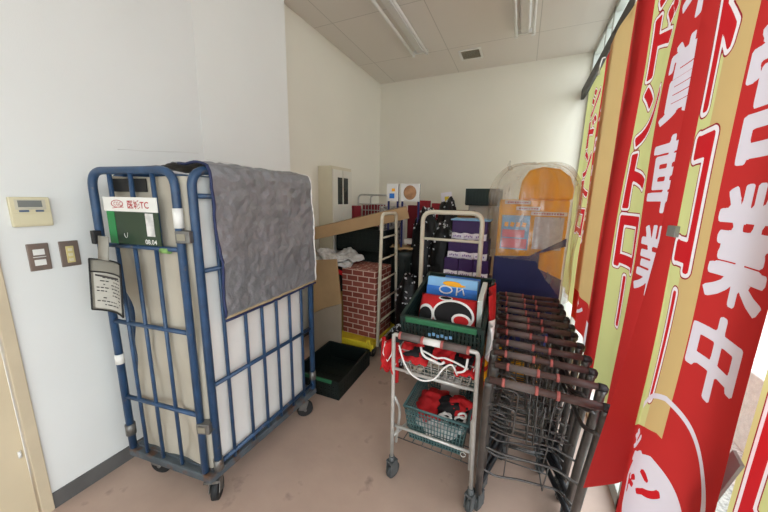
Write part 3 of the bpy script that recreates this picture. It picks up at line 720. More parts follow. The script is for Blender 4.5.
# ------------------------------------------------------------------ hand truck with cream frame and purple boxes
ht = thing('hand_truck', 'platform hand truck with a tall cream tube handle behind the green crate', 'hand truck', (-.43, 2.12, 0))
b = MB(); b.tube(round_path([(-.215, 0, .19), (-.218, 0, 1.42), (.200, 0, 1.42), (.204, 0, .19)], .075, 8), .016, 12); b.build('handle_frame', M_cream, ht)
for z in (1.225, .75):
    b = MB(); b.tube([(-.217, 0, z), (.201, 0, z)], .010, 8); b.build('crossbar', M_cream, ht)
b = MB(); b.bx((-.24, -.02, .15), (.25, .80, .19)); b.build('deck', M_cream, ht, bevel=.006)
for x in (-.19, .20):
    for y in (.06, .70):
        b = MB(); b.cyl((x-.018, y, .055), (x+.018, y, .055), .055, 20); b.build('wheel', M_black, ht)
        b = MB(); b.box((x, y, .13), (.05, .06, .04)); b.build('caster_bracket', M_steel, ht)
boxed('plain_carton', 'plain cardboard carton on the hand truck deck beneath the purple boxes', 'carton', (-.37, 2.62, .19), (.44, .42, .53), 0, M_brown)
proto = None; q = None
rows = (('bottom row', .72, 2.44), ('second row from bottom', .88, 2.475), ('third row from the bottom', 1.035, 2.51), ('top row', 1.19, 2.545))
for ri, (rn, z, y) in enumerate(rows):
    for ci, cn in enumerate(('left', 'middle', 'right')):
        x = -.375+(ci-1)*(.134-.014*ri)
        lab = 'purple gift box, %s one of three in the %s' % (cn, rn)
        if proto is None:
            proto = thing('gift_box', lab, 'box', (x, y, z), 0, 'purple gift boxes stacked on the hand truck')
            b = MB(); b.bx((-.062, 0, 0), (.062, .26, .15)); b.build('carton', M_purple, proto, .003)
            b = MB(); b.grid(lambda u, v: Vector((-.062+.124*u, -.006-.010*(1-v)-.004*math.sin(u*9), -.004+.052*v+.004*math.sin(u*7))), 8, 2); b.build('label', M_label, proto, solid=.002)
            b = MB()
            for k in range(5): b.box((-.035+k*.017, -.020, .022+.004*(k % 2)), (.010, .002, .014), rz=.1)
            b.build('print', mat('lilac_print', (140, 110, 170), .6), proto)
        else:
            q = dup(proto, (x, y, z), 0, lab)
        if ri == 3: (proto if q is None else q).scale = (.80, 1, 1)
        elif ri: q.scale = (1-.07*ri, 1, 1)
    if ri == 0: pass
b = MB(); b.bx((-.16, 0, 0), (.16, .24, .012)); o = b.build('pale_blue_sheet', M_lblue, None, .002); o.location = (-.375, 2.55, 1.341); tag(o, 'thin pale blue sheet lying on top of the purple boxes', 'sheet')

# ------------------------------------------------------------------ bagged machine
mc = thing('display_machine', 'yellow and navy promotional machine wrapped in clear plastic behind the carts', 'machine', (.07, 2.55, 0))
b = MB(); b.bx((-.23, .012, 0), (.25, .40, 1.52)); b.build('cabinet', M_yel, mc, bevel=.01)
b = MB(); b.prism([(-.10+.0, 1.52), (.265, 1.52), (.268, 1.60), (.235, 1.69), (.165, 1.745), (.05, 1.765), (-.04, 1.74), (-.085, 1.66)], 'y', .03, .38); b.build('dome_top', M_yel, mc, bevel=.02, seg=3)
b = MB(); b.prism([(-.235, .30), (.255, .30), (.255, .93), (.09, 1.0), (.09, 1.12), (.255, 1.185), (.255, 1.245), (.02, 1.09), (-.235, 1.07)], 'y', -.006, .012); b.build('navy_front', M_navyp, mc, bevel=.002)
b = MB(); b.bx((-.235, .012, 0.3), (-.2305, .40, 1.07)); b.build('navy_side', M_navyp, mc)
b = MB(); b.prism([(.10, .94), (.25, .88), (.25, 1.18), (.10, 1.11)], 'y', -.002, .010); b.build('yellow_patch', M_yel, mc)
b = MB(); b.bx((-.20, -.004, 1.135), (.0, .012, 1.40)); ps_ = b.build('poster', M_lblue, mc)
b = MB(); b.bx((-.19, -.006, 1.145), (-.01, -.004, 1.22)); b.bx((-.19, -.006, 1.23), (-.03, -.004, 1.29)); b.build('pink_band', M_pink, ps_)
b = MB()
for k in range(4): b.box((-.165+k*.042, -.006, 1.33), (.028, .003, .035), ry=.2*(k % 2))
b.build('yellow_print', M_yel, ps_)
b = MB(); b.bx((.03, -.003, 1.15), (.225, .012, 1.395)); b.build('pale_panel', mat('pale_panel', (196, 192, 190), .5, var=.1, vs=30), mc)
b = MB()
for (x0, x1, z) in ((-.19, -.01, 1.50), (-.105, .06, 1.455), (.0, .24, 1.42)):
    b.bx((x0, -.010, z-.014), (x1, .0, z+.014))
b.build('white_caption', M_twhite, mc, bevel=.004)
b = MB()
for (x0, x1, z) in ((-.17, -.03, 1.50), (-.085, .04, 1.455), (.02, .22, 1.42)):
    x = x0; q = random.Random(int(z*100))
    while x < x1: b.bx((x, -.0115, z-.006), (x+q.uniform(.006, .013), -.010, z+.006)); x += .017
b.build('caption_print', M_tred, mc)
bg = thing('plastic_cover', 'clear crumpled plastic bag pulled over the yellow machine', 'plastic bag', (.07, 2.55, .80))
def bagf(u, v):
    a = 2*math.pi*u; h = 1.015*min(1, v/.80) if v < .80 else 1.015
    rx, ry = .315, .285
    cx, cy = .01, .20
    e = 2.6; ca, sa = math.cos(a), math.sin(a)
    k = (abs(ca)**e+abs(sa)**e)**(-1/e)
    zf = v/.80
    if v < .62: s = 1.0-.03*zf; z = zf*1.015*.93
    else:
        t = (v-.62)/.38; s = (1-.03)*math.cos(t*math.pi/2)**.62+.0; z = .62/.80*1.015*.93+(1.0-.73+.0)*math.sin(t*math.pi/2)
    if v < .62 and ca < -.2: s += .02*(1-zf)
    P = Vector((cx+rx*k*ca*s, cy+ry*k*sa*s, z))
    n = Vector((ca, sa, .2)); amp = .040
    d = amp*noise.noise(Vector((ca*3, sa*3, z*2.2)))+.022*noise.noise(Vector((ca*9, sa*9, z*4+3)))
    d = max(d, -.012)
    if sa < -.4: d += .02
    # torn right skirt hanging lower
    low = 0
    if v < .12 and ca > .2 and sa < .3: low = -.06*(1-v/.12)
    return P+n*d+Vector((0, 0, low+ (.27*(1-v/.62)*min(1, max(0, (.75-ca)/.5)) if v < .62 else 0)))
b = MB(); b.grid(bagf, 80, 60); b.build('film', M_film, bg)
b = MB(); b.tube([(-.175, .10, .955), (-.19, .08, .985), (-.185, .08, 1.02)], [.02, .012, .004], 8); b.build('knot', M_film, bg)

# ------------------------------------------------------------------ foreground cart
fc = thing('shopping_cart', 'silver two-tier shopping cart in the middle, facing the camera', 'cart', (-.305, 1.245, 0), R(-1))
def tube_o(name, pts, r, m, par, n=10): b = MB(); b.tube(pts, r, n); return b.build(name, m, par)
hw = .197
tube_o('rear_frame', round_path([(-hw-.012, .045, .12), (-hw-.004, .02, .5), (-hw, .0, .845), (-hw+.005, -.005, .868), (hw-.005, -.005, .868), (hw, .0, .845), (hw+.004, .02, .5), (hw+.012, .045, .12)], .05, 6), .0098, M_chrome, fc)
for (x0, x1, mm) in ((-.155, -.055, M_grip), (.045, .15, M_grip)):
    tube_o('grip', [(x0, -.005, .868), (x1, -.005, .868)], .0175, mm, fc, 12)
tube_o('handle_middle', [(-.047, -.005, .868), (.037, -.005, .868)], .0165, M_twhite, fc, 12)
for x in (-.160, -.051, .041, .155): tube_o('grip_ring', [(x-.006, -.005, .868), (x+.006, -.005, .868)], .0185, M_gclip, fc, 12)
for z in (.68, .335):
    tube_o('crossbar', [(-hw-.004, .012+.03*(z < .5), z), (hw+.004, .012+.03*(z < .5), z)], .0075, M_chrome, fc, 8)
for s in (-1, 1):
    tube_o('side_rail', round_path([(s*hw, .01, .70), (s*(hw-.02), .28, .66), (s*(hw-.05), .52, .64)], .05), .008, M_chrome, fc)
    tube_o('lower_rail', round_path([(s*(hw+.008), .04, .27), (s*(hw-.03), .30, .21), (s*(hw-.07), .56, .14)], .05), .009, M_chrome, fc)
    tube_o('strut', round_path([(s*(hw-.004), .02, .52), (s*(hw-.012), .09, .40), (s*(hw-.004), .06, .22)], .05), .007, M_chrome, fc)
tube_o('front_bar', [(-.147, .52, .64), (.147, .52, .64)], .008, M_chrome, fc)
tube_o('front_lower_bar', [(-.127, .56, .14), (.127, .56, .14)], .008, M_chrome, fc)
def small_caster(x, y, par, m_w=M_grayrub, z=.0, s=1.0, a=0, zt=.12):
    M = Matrix.Translation((x, y, z)) @ Matrix.Rotation(a, 4, 'Z')
    b = MB(); b.M = M; b.tube([(0, 0, .085*s), (0, 0, zt+.02)], .015, 10)
    b.prism([(-.022, .03), (.03, .03), (.028, .10), (-.02, .115)], 'y', -.020, -.015); b.prism([(-.022, .03), (.03, .03), (.028, .10), (-.02, .115)], 'y', .015, .020)
    b.box((.003, 0, .108), (.052, .04, .008)); f = b.build('caster_fork', m_w, par)
    b = MB(); b.M = M; b.tube([(.012, -.013, .043), (.012, -.009, .043), (.012, .009, .043), (.012, .013, .043)], [.036, .043, .043, .036], 20); b.build('wheel', mat('dark_grey_wheel', (58, 60, 60), .6), f)
for (x, y) in ((-hw-.012, .045), (hw+.012, .045), (-.127, .56), (.127, .56)): small_caster(x, y, fc, a=R(70))
tube_o('hook_ring', [(hw-.035+.012*math.cos(a*.6), .03, .32+.012*math.sin(a*.6)) for a in range(11)], .002, M_chrome, fc, 5)

def wire_basket(par, y0, y1, wt, wb, zt0, zt1, zb, m, nx=9, ny=10, nz=4, r=.0025, name='wire_basket'):
    """tapered open basket; zt0/zt1 rim height at the near / far end"""
    def P(u, v, s):   # u across -1..1, v along 0..1, s depth 0 rim ..1 bottom
        zt = zt0+(zt1-zt0)*v; w = (wt+(wb-wt)*s)/2; yy = y0+(y1-y0)*v; sh = .03*s
        yy = yy+sh*(1-2*v)
        return Vector((u*w, yy, zt+(zb-zt)*s))
    b = MB()
    b.tube([P(-1, 0, 0), P(1, 0, 0), P(1, 1, 0), P(-1, 1, 0)], r*2, 6, closed=True)
    for s in [i/nz for i in range(1, nz+1)]: b.tube([P(-1, 0, s), P(1, 0, s), P(1, 1, s), P(-1, 1, s)], r, 5, closed=True)
    for i in range(nx+1):
        u = -1+2*i/nx; b.tube([P(u, 0, 0), P(u, 0, 1), P(u, 1, 1), P(u, 1, 0)], r, 5)
    for i in range(ny+1):
        v = i/ny; b.tube([P(-1, v, 0), P(-1, v, 1), P(1, v, 1), P(1, v, 0)], r, 5)
    return b.build(name, m, par)
wire_basket(fc, .035, .50, .365, .30, .775, .86, .635, M_chrome, name='wire_basket')
# plastic basket on the lower tier
def plastic_basket(label, loc, w, d, h, m, rz=0):
    t = thing('shopping_basket', label, 'basket', loc, rz)
    def P(u, v, s):
        ww = (w*(1-.16*s))/2; dd = d*(1-.14*s)/2
        return Vector((u*ww, v*dd, h*(1-s)))
    b = MB(); b.tube([P(-1, -1, 0), P(1, -1, 0), P(1, 1, 0), P(-1, 1, 0)], .008, 6, closed=True, flat=1.5)
    b.tube([P(-1, -1, .14), P(1, -1, .14), P(1, 1, .14), P(-1, 1, .14)], .004, 5, closed=True); b.build('rim', m, t)
    b = MB()
    for s in (.22, .36, .5, .64, .78, .9, 1.0): b.tube([P(-1, -1, s), P(1, -1, s), P(1, 1, s), P(-1, 1, s)], .003, 4, closed=True)
    for k in range(19):
        u = -1+2*k/18
        for v in (-1, 1): b.tube([P(u, v, .05), P(u, v, 1)], .0028, 4)
    for k in range(23):
        v = -1+2*k/22
        for u in (-1, 1): b.tube([P(u, v, .05), P(u, v, 1)], .0028, 4)
    b.build('mesh_sides', m, t)
    b = MB(); b.add([P(-1, -1, 1), P(1, -1, 1), P(1, 1, 1), P(-1, 1, 1)], [(0, 1, 2, 3)])
    b.build('bottom', m, t, solid=.004)
    b = MB(); b.tube(round_path([P(-.9, 1, .05)+Vector((0, .012, 0)), P(-.9, 1, .6)+Vector((0, .012, 0)), P(.9, 1, .6)+Vector((0, .012, 0)), P(.9, 1, .05)+Vector((0, .012, 0))], .03), .004, 6); b.build('carry_handle', m, t)
    return t
tray = MB()
for i in range(7): tray.tube([(-.15+i*.05, .06, .255), (-.13+i*.043, .50, .225)], .003, 5)
for v in range(5): tray.tube([(-.185+.01*v, .06+v*.11, .252-.0075*v), (.185-.01*v, .06+v*.11, .252-.0075*v)], .003, 5)
tray.build('lower_tray', M_dchrome, fc)
plastic_basket('teal plastic shopping basket on the lower tier of the middle cart', (-.295, 1.50, .262), .315, .40, .195, M_basket)
# contents of the lower basket
def clump(name, label, c, r, m, sd, amp=.35, fr=2.2, cat='cloth'):
    b = MB(); b.ellipsoid((0, 0, 0), r, 30, 20, amp, fr, sd); o = b.build(name, m); o.location = c; return tag(o, label, cat)
clump('red_garment', 'crumpled red cloth in the teal basket of the middle cart', (-.345, 1.47, .385), (.085, .10, .072), M_red, 3)
clump('white_wrapping', 'crumpled white wrapping at the bottom of the teal basket', (-.29, 1.45, .315), (.11, .12, .035), M_whc, 6)
g2 = thing('printed_bag', 'folded red and black bag with white lettering strokes in the teal basket', 'bag', (-.225, 1.43, .42), R(8))
b = MB(); b.ellipsoid((0, 0, 0), (.095, .07, .06), 28, 16, .3, 2.4, 8); b.build('cloth', M_blkc, g2)
b = MB(); b.ellipsoid((.03, .005, .01), (.078, .066, .058), 28, 16, .3, 2.4, 11); b.build('red_part', M_red, g2)
def ring(c, rx, rz_, r, y=0, n=20, ry=0):
    return [Vector((c[0]+rx*math.cos(2*math.pi*i/n), c[1]+y-.1*0, c[2]+rz_*math.sin(2*math.pi*i/n))) for i in range(n)]
b = MB()
for (cx, cz, a, e) in ((.045, .03, .018, .014), (.035, .005, .024, .017), (-.03, .01, .025, .012)):
    b.tube([Vector((cx+a*math.cos(t_), -.070+.004*math.sin(t_*2), cz+e*math.sin(t_))) for t_ in [i*.42 for i in range(15)]], .006, 6, closed=True)
b.tube([(-.07, -.066, .0), (-.04, -.074, .03), (-.01, -.074, .015), (-.03, -.074, -.01)], .006, 6); b.build('white_strokes', M_whc, g2)
b = MB(); b.box((0, 0, 0), (.11, .012, .10), rx=R(-25), rz=R(-10)); o = b.build('grey_card', mat('grey_card', (168, 162, 156), .7), None, .002); o.location = (-.275, 1.585, .45); tag(o, 'pale grey card standing at the back of the teal basket', 'card')

# garments in the wire basket
gm = thing('red_black_garment', 'red and black garment with white cord bunched over the wire basket', 'garment', (-.305, 1.35, .80))
def cloth_sheet(x0, x1, y0, y1, z, sag, sd, droop=0):
    def fn(u, v):
        x = x0+(x1-x0)*u; y = y0+(y1-y0)*v
        return Vector((x, y, z+sag*noise.noise(Vector((u*4, v*3, sd)))+.012*noise.noise(Vector((u*11, v*8, sd)))-droop*(1-v)**2))
    return fn
b = MB(); b.grid(cloth_sheet(-.17, .17, -.085, .16, .0, .03, 2, .035), 30, 18); b.build('black_body', M_blkc, gm, solid=.012)
b = MB(); b.grid(cloth_sheet(-.17, -.03, -.098, .02, .0, .035, 5, .06), 18, 14); b.build('red_panel', M_red, gm, solid=.012)
b = MB(); b.grid(cloth_sheet(.10, .205, -.095, .05, -.02, .03, 7, .045), 14, 12); b.build('red_sleeve', M_red, gm, solid=.012)
b = MB(); b.grid(cloth_sheet(-.01, .09, -.098, -.02, .008, .02, 9, .03), 12, 8); b.build('red_patch', M_red, gm, solid=.008)
b = MB(); b.tube(round_path([(-.165, -.11, .02), (-.14, -.125, -.04), (-.10, -.13, -.10), (-.04, -.13, -.125), (.02, -.128, -.10), (.055, -.12, -.035), (.09, -.11, -.01), (.115, -.11, -.06)], .03), .0042, 8)
b.build('white_cord', M_whc, gm)
b = MB(); b.tube(round_path([(-.06, -.10, .03), (-.05, -.112, .005), (-.03, -.112, -.012), (.0, -.11, -.018), (.04, -.112, -.028), (.055, -.11, -.012)], .02), .006, 6)
b.tube(round_path([(-.05, -.11, .018), (-.02, -.112, .012), (.02, -.112, -.004), (.05, -.112, .01), (.10, -.11, .0), (.16, -.11, -.02)], .02), .0045, 6)
b.tube(round_path([(.155, -.115, .03), (.15, -.118, -.03), (.11, -.118, -.045)], .03), .005, 6); b.build('white_piping', M_whc, gm)
hg = thing('hanging_red_cloth', 'red cloth hanging over the left side of the middle cart', 'cloth', (-.53, 1.29, .80))
def hang(u, v):
    w_ = .085+.02*v
    return Vector((-.055+w_*u-.012*v+.010*noise.noise(Vector((u*3, v*3, 1))), .018*math.sin(u*11+v*2)+.014*noise.noise(Vector((u*6, v*5, 3))), -.19*v*(1-.22*math.sin(u*7)**2)+.01))
b = MB(); b.grid(hang, 30, 26); b.grid(lambda u, v: hang(u, v)*.86+Vector((.004, -.024, .0)), 30, 26); b.build('cloth', M_red, hg, solid=.004)
b = MB(); b.tube([(-.02, -.03, .01), (-.03, -.035, -.05), (-.005, -.035, -.09), (.015, -.03, -.05), (.02, -.02, 0)], .004, 6); b.build('white_loop', M_whc, hg)
b = MB(); b.tube(round_path([(.03, 0, .0), (.032, -.01, -.10), (.028, 0, -.21)], .03), [.012]*5+[.016]*(len(round_path([(.03, 0, .0), (.032, -.01, -.10), (.028, 0, -.21)], .03))-5), 8); b.build('red_tail', M_red, hg)

# green crate on top of the cart
gc = crate('goods_crate', 'dark green slatted crate of goods resting on the middle cart', (-.292, 1.325, .800), R(0), .385, .50, .155, M_crate2, 22, 5, R(13), False, bar=.86)
lw = MB()
for k in range(6): lw.box((-.05+k*.02, -.003, .075+.006*(k % 2)), (.013, .003, .016))
lw.build('white_marks', M_lblue, gc)
# goods: red-black pouch, blue box, yellow pack (tilted with the crate)
def tilt(o, loc, rx, rz=0): o.location = loc; o.rotation_euler = (rx, 0, rz)
rb = thing('printed_pouch', 'red pouch printed with big black rings in the green crate', 'pouch'); tilt(rb, (-.292, 1.395, .885), R(-30))
def pouchf(u, v, s=1):
    x = (u-.5)*.285; z = v*.155; e = (1-(2*u-1)**4)*(1-(2*v-1)**4)
    return Vector((x, -.035*e*s, z))
b = MB(); b.grid(lambda u, v: pouchf(u, v), 20, 14); b.grid(lambda u, v: pouchf(u, v, -.6), 20, 14); b.build('pouch', M_red, rb)
def disc_decal(name, rings, m, par, fn, n=40):
    vs = []; fs = []
    for (cx, cy, rx, ry) in rings:
        o = len(vs); vs.append(Vector((cx, cy, 0)))
        vs += [Vector((cx+rx*math.cos(2*math.pi*i/n), cy+ry*math.sin(2*math.pi*i/n), 0)) for i in range(n)]
        fs += [(o, o+1+i, o+1+(i+1) % n) for i in range(n)]
    return decal(name, vs, fs, fn, m, par, .02)
def pf_(d): return lambda x, y: pouchf(min(.98, max(.02, x/.285)), min(.98, max(.02, y/.155)))+Vector((0, -d, 0))
disc_decal('white_outline', [(.178, .062, .100, .074), (.038, .045, .048, .052), (.13, .140, .035, .014)], M_twhite, rb, pf_(.002))
disc_decal('black_shape', [(.178, .060, .090, .064), (.038, .038, .039, .044), (.13, .142, .028, .009)], M_blkc, rb, pf_(.004))
disc_decal('white_outline', [(.222, .040, .046, .032)], M_twhite, rb, pf_(.006))
disc_decal('red_core', [(.222, .038, .035, .022)], M_red, rb, pf_(.008))
bb = thing('blue_box', 'light and dark blue box with a yellow emblem at the back of the green crate', 'box'); tilt(bb, (-.305, 1.555, .915), R(-12))
b = MB(); b.bx((-.135, 0, 0), (.135, .075, .175)); b.build('carton', M_lblue, bb, .003)
b = MB(); b.bx((-.136, -.002, 0), (.136, .0, .125)); b.build('blue_band', M_tblue, bb)
b = MB(); b.tube([(-.03+.034*math.cos(a*.5), -.003, .11+.02*math.sin(a*.5)) for a in range(13)], .004, 6, closed=True); b.tube([(.03, -.003, .13), (.03, -.003, .085)], .004, 6); b.tube([(.035, -.003, .105), (.06, -.003, .125), (.07, -.003, .09)], .004, 6); b.build('white_emblem', M_twhite, bb)
b = MB(); b.ellipsoid((-.0, -.002, .145), (.050, .003, .014), 16, 8); b.ellipsoid((.02, -.002, .138), (.055, .003, .008), 16, 8); b.build('yellow_emblem', M_yel, bb)
b = MB(); b.box((0, 0, 0), (.20, .05, .07)); o = b.build('blue_pack', M_tblue, None, .004); tilt(o, (-.27, 1.70, 1.03), R(13)); tag(o, 'blue pack lying behind the light blue box in the green crate', 'pack')
yp = thing('yellow_pack', 'pale pack with yellow print leaning at the right of the green crate', 'pack'); tilt(yp, (-.135, 1.50, .895), R(13), R(0))
b = MB(); b.bx((-.012, -.06, 0), (.012, .14, .165)); b.build('pack', mat('pale_pack', (206, 214, 206), .4), yp, .004)
b = MB(); b.ellipsoid((-.013, .04, .09), (.003, .05, .05), 12, 8, .3, 3, 4); b.build('yellow_print', M_yel, yp)

# cloths hanging on the right side, between the cart and the nested row
rc = thing('red_yellow_cloth', 'red cloth with yellow characters hanging between the middle cart and cart row', 'cloth', (-.10, 1.60, 1.06))
def rcf(u, v): return Vector((.005*math.sin(v*7)+.012*math.sin(u*9)+.022*v, -.16+.28*u, -.62*v))
b = MB(); b.grid(rcf, 16, 24, mif=lambda u, v: 1 if (u < .30 and v > .35 and math.sin(v*40) > -.5) else 0); b.build('cloth', [M_red, M_yel], rc, solid=.004)
wc = thing('white_cloth', 'white mesh cloth hanging at the right side of the green crate', 'cloth', (-.088, 1.36, .93))
b = MB(); b.grid(lambda u, v: Vector((.012+.012*math.sin(u*8+v*3), -.03+.12*u, .02-.20*v*(1-.35*abs(2*u-1)))), 12, 14); b.build('cloth', M_whc, wc, solid=.004)

# ------------------------------------------------------------------ nested row of carts
def nested_cart(loc, label):
    t = thing('nested_cart', label, 'cart', loc, 0, 'row of nested shopping carts')
    hw = .178; zh = .86
    for s in (-1, 1):
        # rear leg: from handle end down to the rear caster
        tube_o('leg', round_path([(s*hw, 0, zh-.005), (s*(hw+.005), .03, .78), (s*(hw+.012), .16, .40), (s*(hw+.015), .24, .09)], .06), .0165, M_dchrome, t, 8)
        tube_o('base_rail', round_path([(s*(hw+.014), .23, .16), (s*(hw-.03), .42, .13), (s*(hw-.075), .62, .10)], .05), .014, mat('cart_black_rail', (40, 40, 42), .4, .3), t, 8)
        tube_o('upper_arm', round_path([(s*hw, .03, .74), (s*(hw-.03), .10, .70), (s*(hw-.055), .48, .66)], .05), .008, M_dchrome, t, 8)
        if s > 0: tube_o('handle_end', round_path([(s*(hw-.01), 0, zh), (s*(hw+.008), .0, zh), (s*(hw+.014), .03, zh-.03)], .02), .015, mat('black_cap', (44, 42, 44), .5), t, 8)
    tube_o('handle', [(-hw, 0, zh), (hw, 0, zh)], .0125, M_dgrip, t, 10)
    tube_o('grip', [(-.125, 0, zh), (-.030, 0, zh)], .0150, M_grip, t, 10)
    tube_o('grip', [(.035, 0, zh), (.150, 0, zh)], .0145, M_dgrip, t, 10)
    for x in (-.131, -.024, .041): tube_o('grip_ring', [(x-.005, 0, zh), (x+.005, 0, zh)], .0160, M_gclip, t, 10)
    # upper child rest: U wires
    b = MB()
    b.tube(round_path([(-hw, .05, .735), (-.08, .04, .735), (-.08, .05, .62), (-hw, .09, .61)], .02), .0038, 6)
    b.tube(round_path([(-hw, .05, .70), (-.11, .045, .70), (-.10, .05, .655), (-hw, .08, .655)], .02), .003, 6)
    for k in range(6):
        x = -.03+k*.028; b.tube([(x, .10+.01*k, .73), (x*.85, .11+.01*k, .55), (x*.8, .44, .57), (x*.8, .46, .665)], .0028, 5)
    for y, z in ((.12, .60), (.22, .56), (.34, .565), (.45, .62)): b.tube([(-.13, y, z), (.13, y, z)], .0032, 5)
    b.tube(round_path([(-hw+.05, .48, .66), (0, .49, .66), (hw-.05, .48, .66)], .03), .006, 6); b.build('upper_rack', M_dchrome, t)
    b = MB()
    b.tube(round_path([(-hw-.01, .14, .46), (-.12, .16, .43), (.10, .20, .41), (hw+.012, .16, .40)], .03), .005, 6)
    b.tube(round_path([(-hw-.012, .19, .30), (-.13, .22, .25), (-.02, .26, .24), (.14, .28, .24), (hw+.013, .20, .25)], .03), .005, 6)
    for x in (-.09, .07): b.tube([(x, .17, .43), (x*1.0, .24, .245), (x*.8, .56, .20), (x*.8, .60, .31)], .003, 5)
    for y, z in ((.35, .235), (.47, .215), (.58, .25)): b.tube([(-.10, y, z), (.10, y, z)], .003, 5)
    b.build('lower_rack', M_dchrome, t)
    tube_o('front_bar', [(-.103, .62, .10), (.103, .62, .10)], .009, M_dchrome, t, 6)
    for (x, y) in ((-hw-.016, .245), (hw+.016, .245), (-.103, .61), (.103, .61)): small_caster(x, y, t, a=R(60+20*rnd.random()), zt=.09)
    return t
names = ['nearest', 'second', 'third', 'fourth', 'fifth', 'sixth', 'seventh', 'eighth', 'ninth', 'tenth', 'eleventh and farthest']
first = None
for i in range(11):
    x = .143-.005*i+.012*(i == 0)*-1; y = 1.07+i*.115
    lab = 'dark wire shopping cart, %s from the camera in the nested row' % names[i]
    if first is None: first = nested_cart((x, y, 0), lab)
    else:
        c = dup(first, (x+.004*math.sin(i*2.3), y+.006*math.sin(i*1.7), 0), R(1.2*math.sin(i*1.3)), lab)

# ------------------------------------------------------------------ flags
def catmull(pts, n=14):
    P = [Vector((*p, 0)) for p in pts]; P = [P[0]*2-P[1]]+P+[P[-1]*2-P[-2]]; out = []
    for i in range(1, len(P)-2):
        for k in range(n):
            t = k/n; a, b_, c, d = P[i-1:i+3]
            out.append(.5*((2*b_)+(c-a)*t+(2*a-5*b_+4*c-d)*t*t+(3*b_-a-3*c+d)*t**3))
    out.append(P[-2]); return out
import numpy as np
def ink_material(name, base):
    m = bpy.data.materials.new(name); m.use_nodes = True
    nt = m.node_tree; N = nt.nodes; L = nt.links; b = N['Principled BSDF']; b.inputs['Roughness'].default_value = .8
    b.inputs['Specular IOR Level'].default_value = .15
    tc = N.new('ShaderNodeTexCoord'); nz = N.new('ShaderNodeTexNoise'); nz.inputs['Scale'].default_value = 3; L.new(tc.outputs['Object'], nz.inputs['Vector'])
    c = srgb(base); mr = N.new('ShaderNodeMix'); mr.data_type = 'RGBA'
    L.new(nz.outputs['Fac'], mr.inputs[0]); mr.inputs[6].default_value = (*[v*.95 for v in c], 1); mr.inputs[7].default_value = (*[min(1, v*1.05) for v in c], 1)
    cur = mr.outputs[2]
    for at, th, col in (('kana', -.024, (150, 26, 40)), ('kana', -.020, (236, 226, 226)), ('kana', -.009, (196, 34, 40)), ('ink', -.006, (218, 208, 214)), ('red_ink', -.005, (196, 34, 40))):
        a = N.new('ShaderNodeAttribute'); a.attribute_name = at
        g = N.new('ShaderNodeMath'); g.operation = 'GREATER_THAN'; L.new(a.outputs['Fac'], g.inputs[0]); g.inputs[1].default_value = th
        mx = N.new('ShaderNodeMix'); mx.data_type = 'RGBA'; L.new(g.outputs[0], mx.inputs[0]); L.new(cur, mx.inputs[6]); mx.inputs[7].default_value = (*srgb(col), 1)
        cur = mx.outputs[2]
    L.new(cur, b.inputs['Base Color'])
    t = N.new('ShaderNodeBsdfTranslucent'); L.new(cur, t.inputs['Color'])
    ms = N.new('ShaderNodeMixShader'); ms.inputs[0].default_value = TR
    L.new(b.outputs[0], ms.inputs[1]); L.new(t.outputs[0], ms.inputs[2]); L.new(ms.outputs[0], N['Material Output'].inputs['Surface'])
    return m
F_red = ink_material('flag_cloth_red', (188, 48, 46)); F_yel = ink_material('flag_cloth_yellow_green', (206, 206, 138))
F_ora = ink_material('flag_cloth_ochre', (204, 172, 116)); F_wht = ink_material('flag_cloth_white', (222, 212, 214))
def outline_segments(ch):
    vs, fs = text_geo(ch)
    cnt = {}
    for f in fs:
        for i in range(len(f)):
            a, b_ = f[i], f[(i+1) % len(f)]; k = (min(a, b_), max(a, b_)); cnt[k] = cnt.get(k, 0)+1
    P = np.array([(v.x, v.y) for v in vs]); E_ = np.array([k for k, c in cnt.items() if c == 1])
    return P[E_[:, 0]], P[E_[:, 1]]
def glyph_sdf(T, Z, A, B):
    """signed distance (inside positive) of points to closed outline segments"""
    d2 = np.full(T.shape, 1e9); par = np.zeros(T.shape, int)
    for (ax, ay), (bx, by) in zip(A, B):
        vx, vy = bx-ax, by-ay; L2 = vx*vx+vy*vy+1e-12
        t = np.clip(((T-ax)*vx+(Z-ay)*vy)/L2, 0, 1)
        d2 = np.minimum(d2, (T-ax-t*vx)**2+(Z-ay-t*vy)**2)
        if ay != by:
            c = ((ay > Z) != (by > Z)) & (T < (bx-ax)*(Z-ay)/(by-ay)+ax); par += c
    return np.where(par % 2 == 1, 1, -1)*np.sqrt(d2)
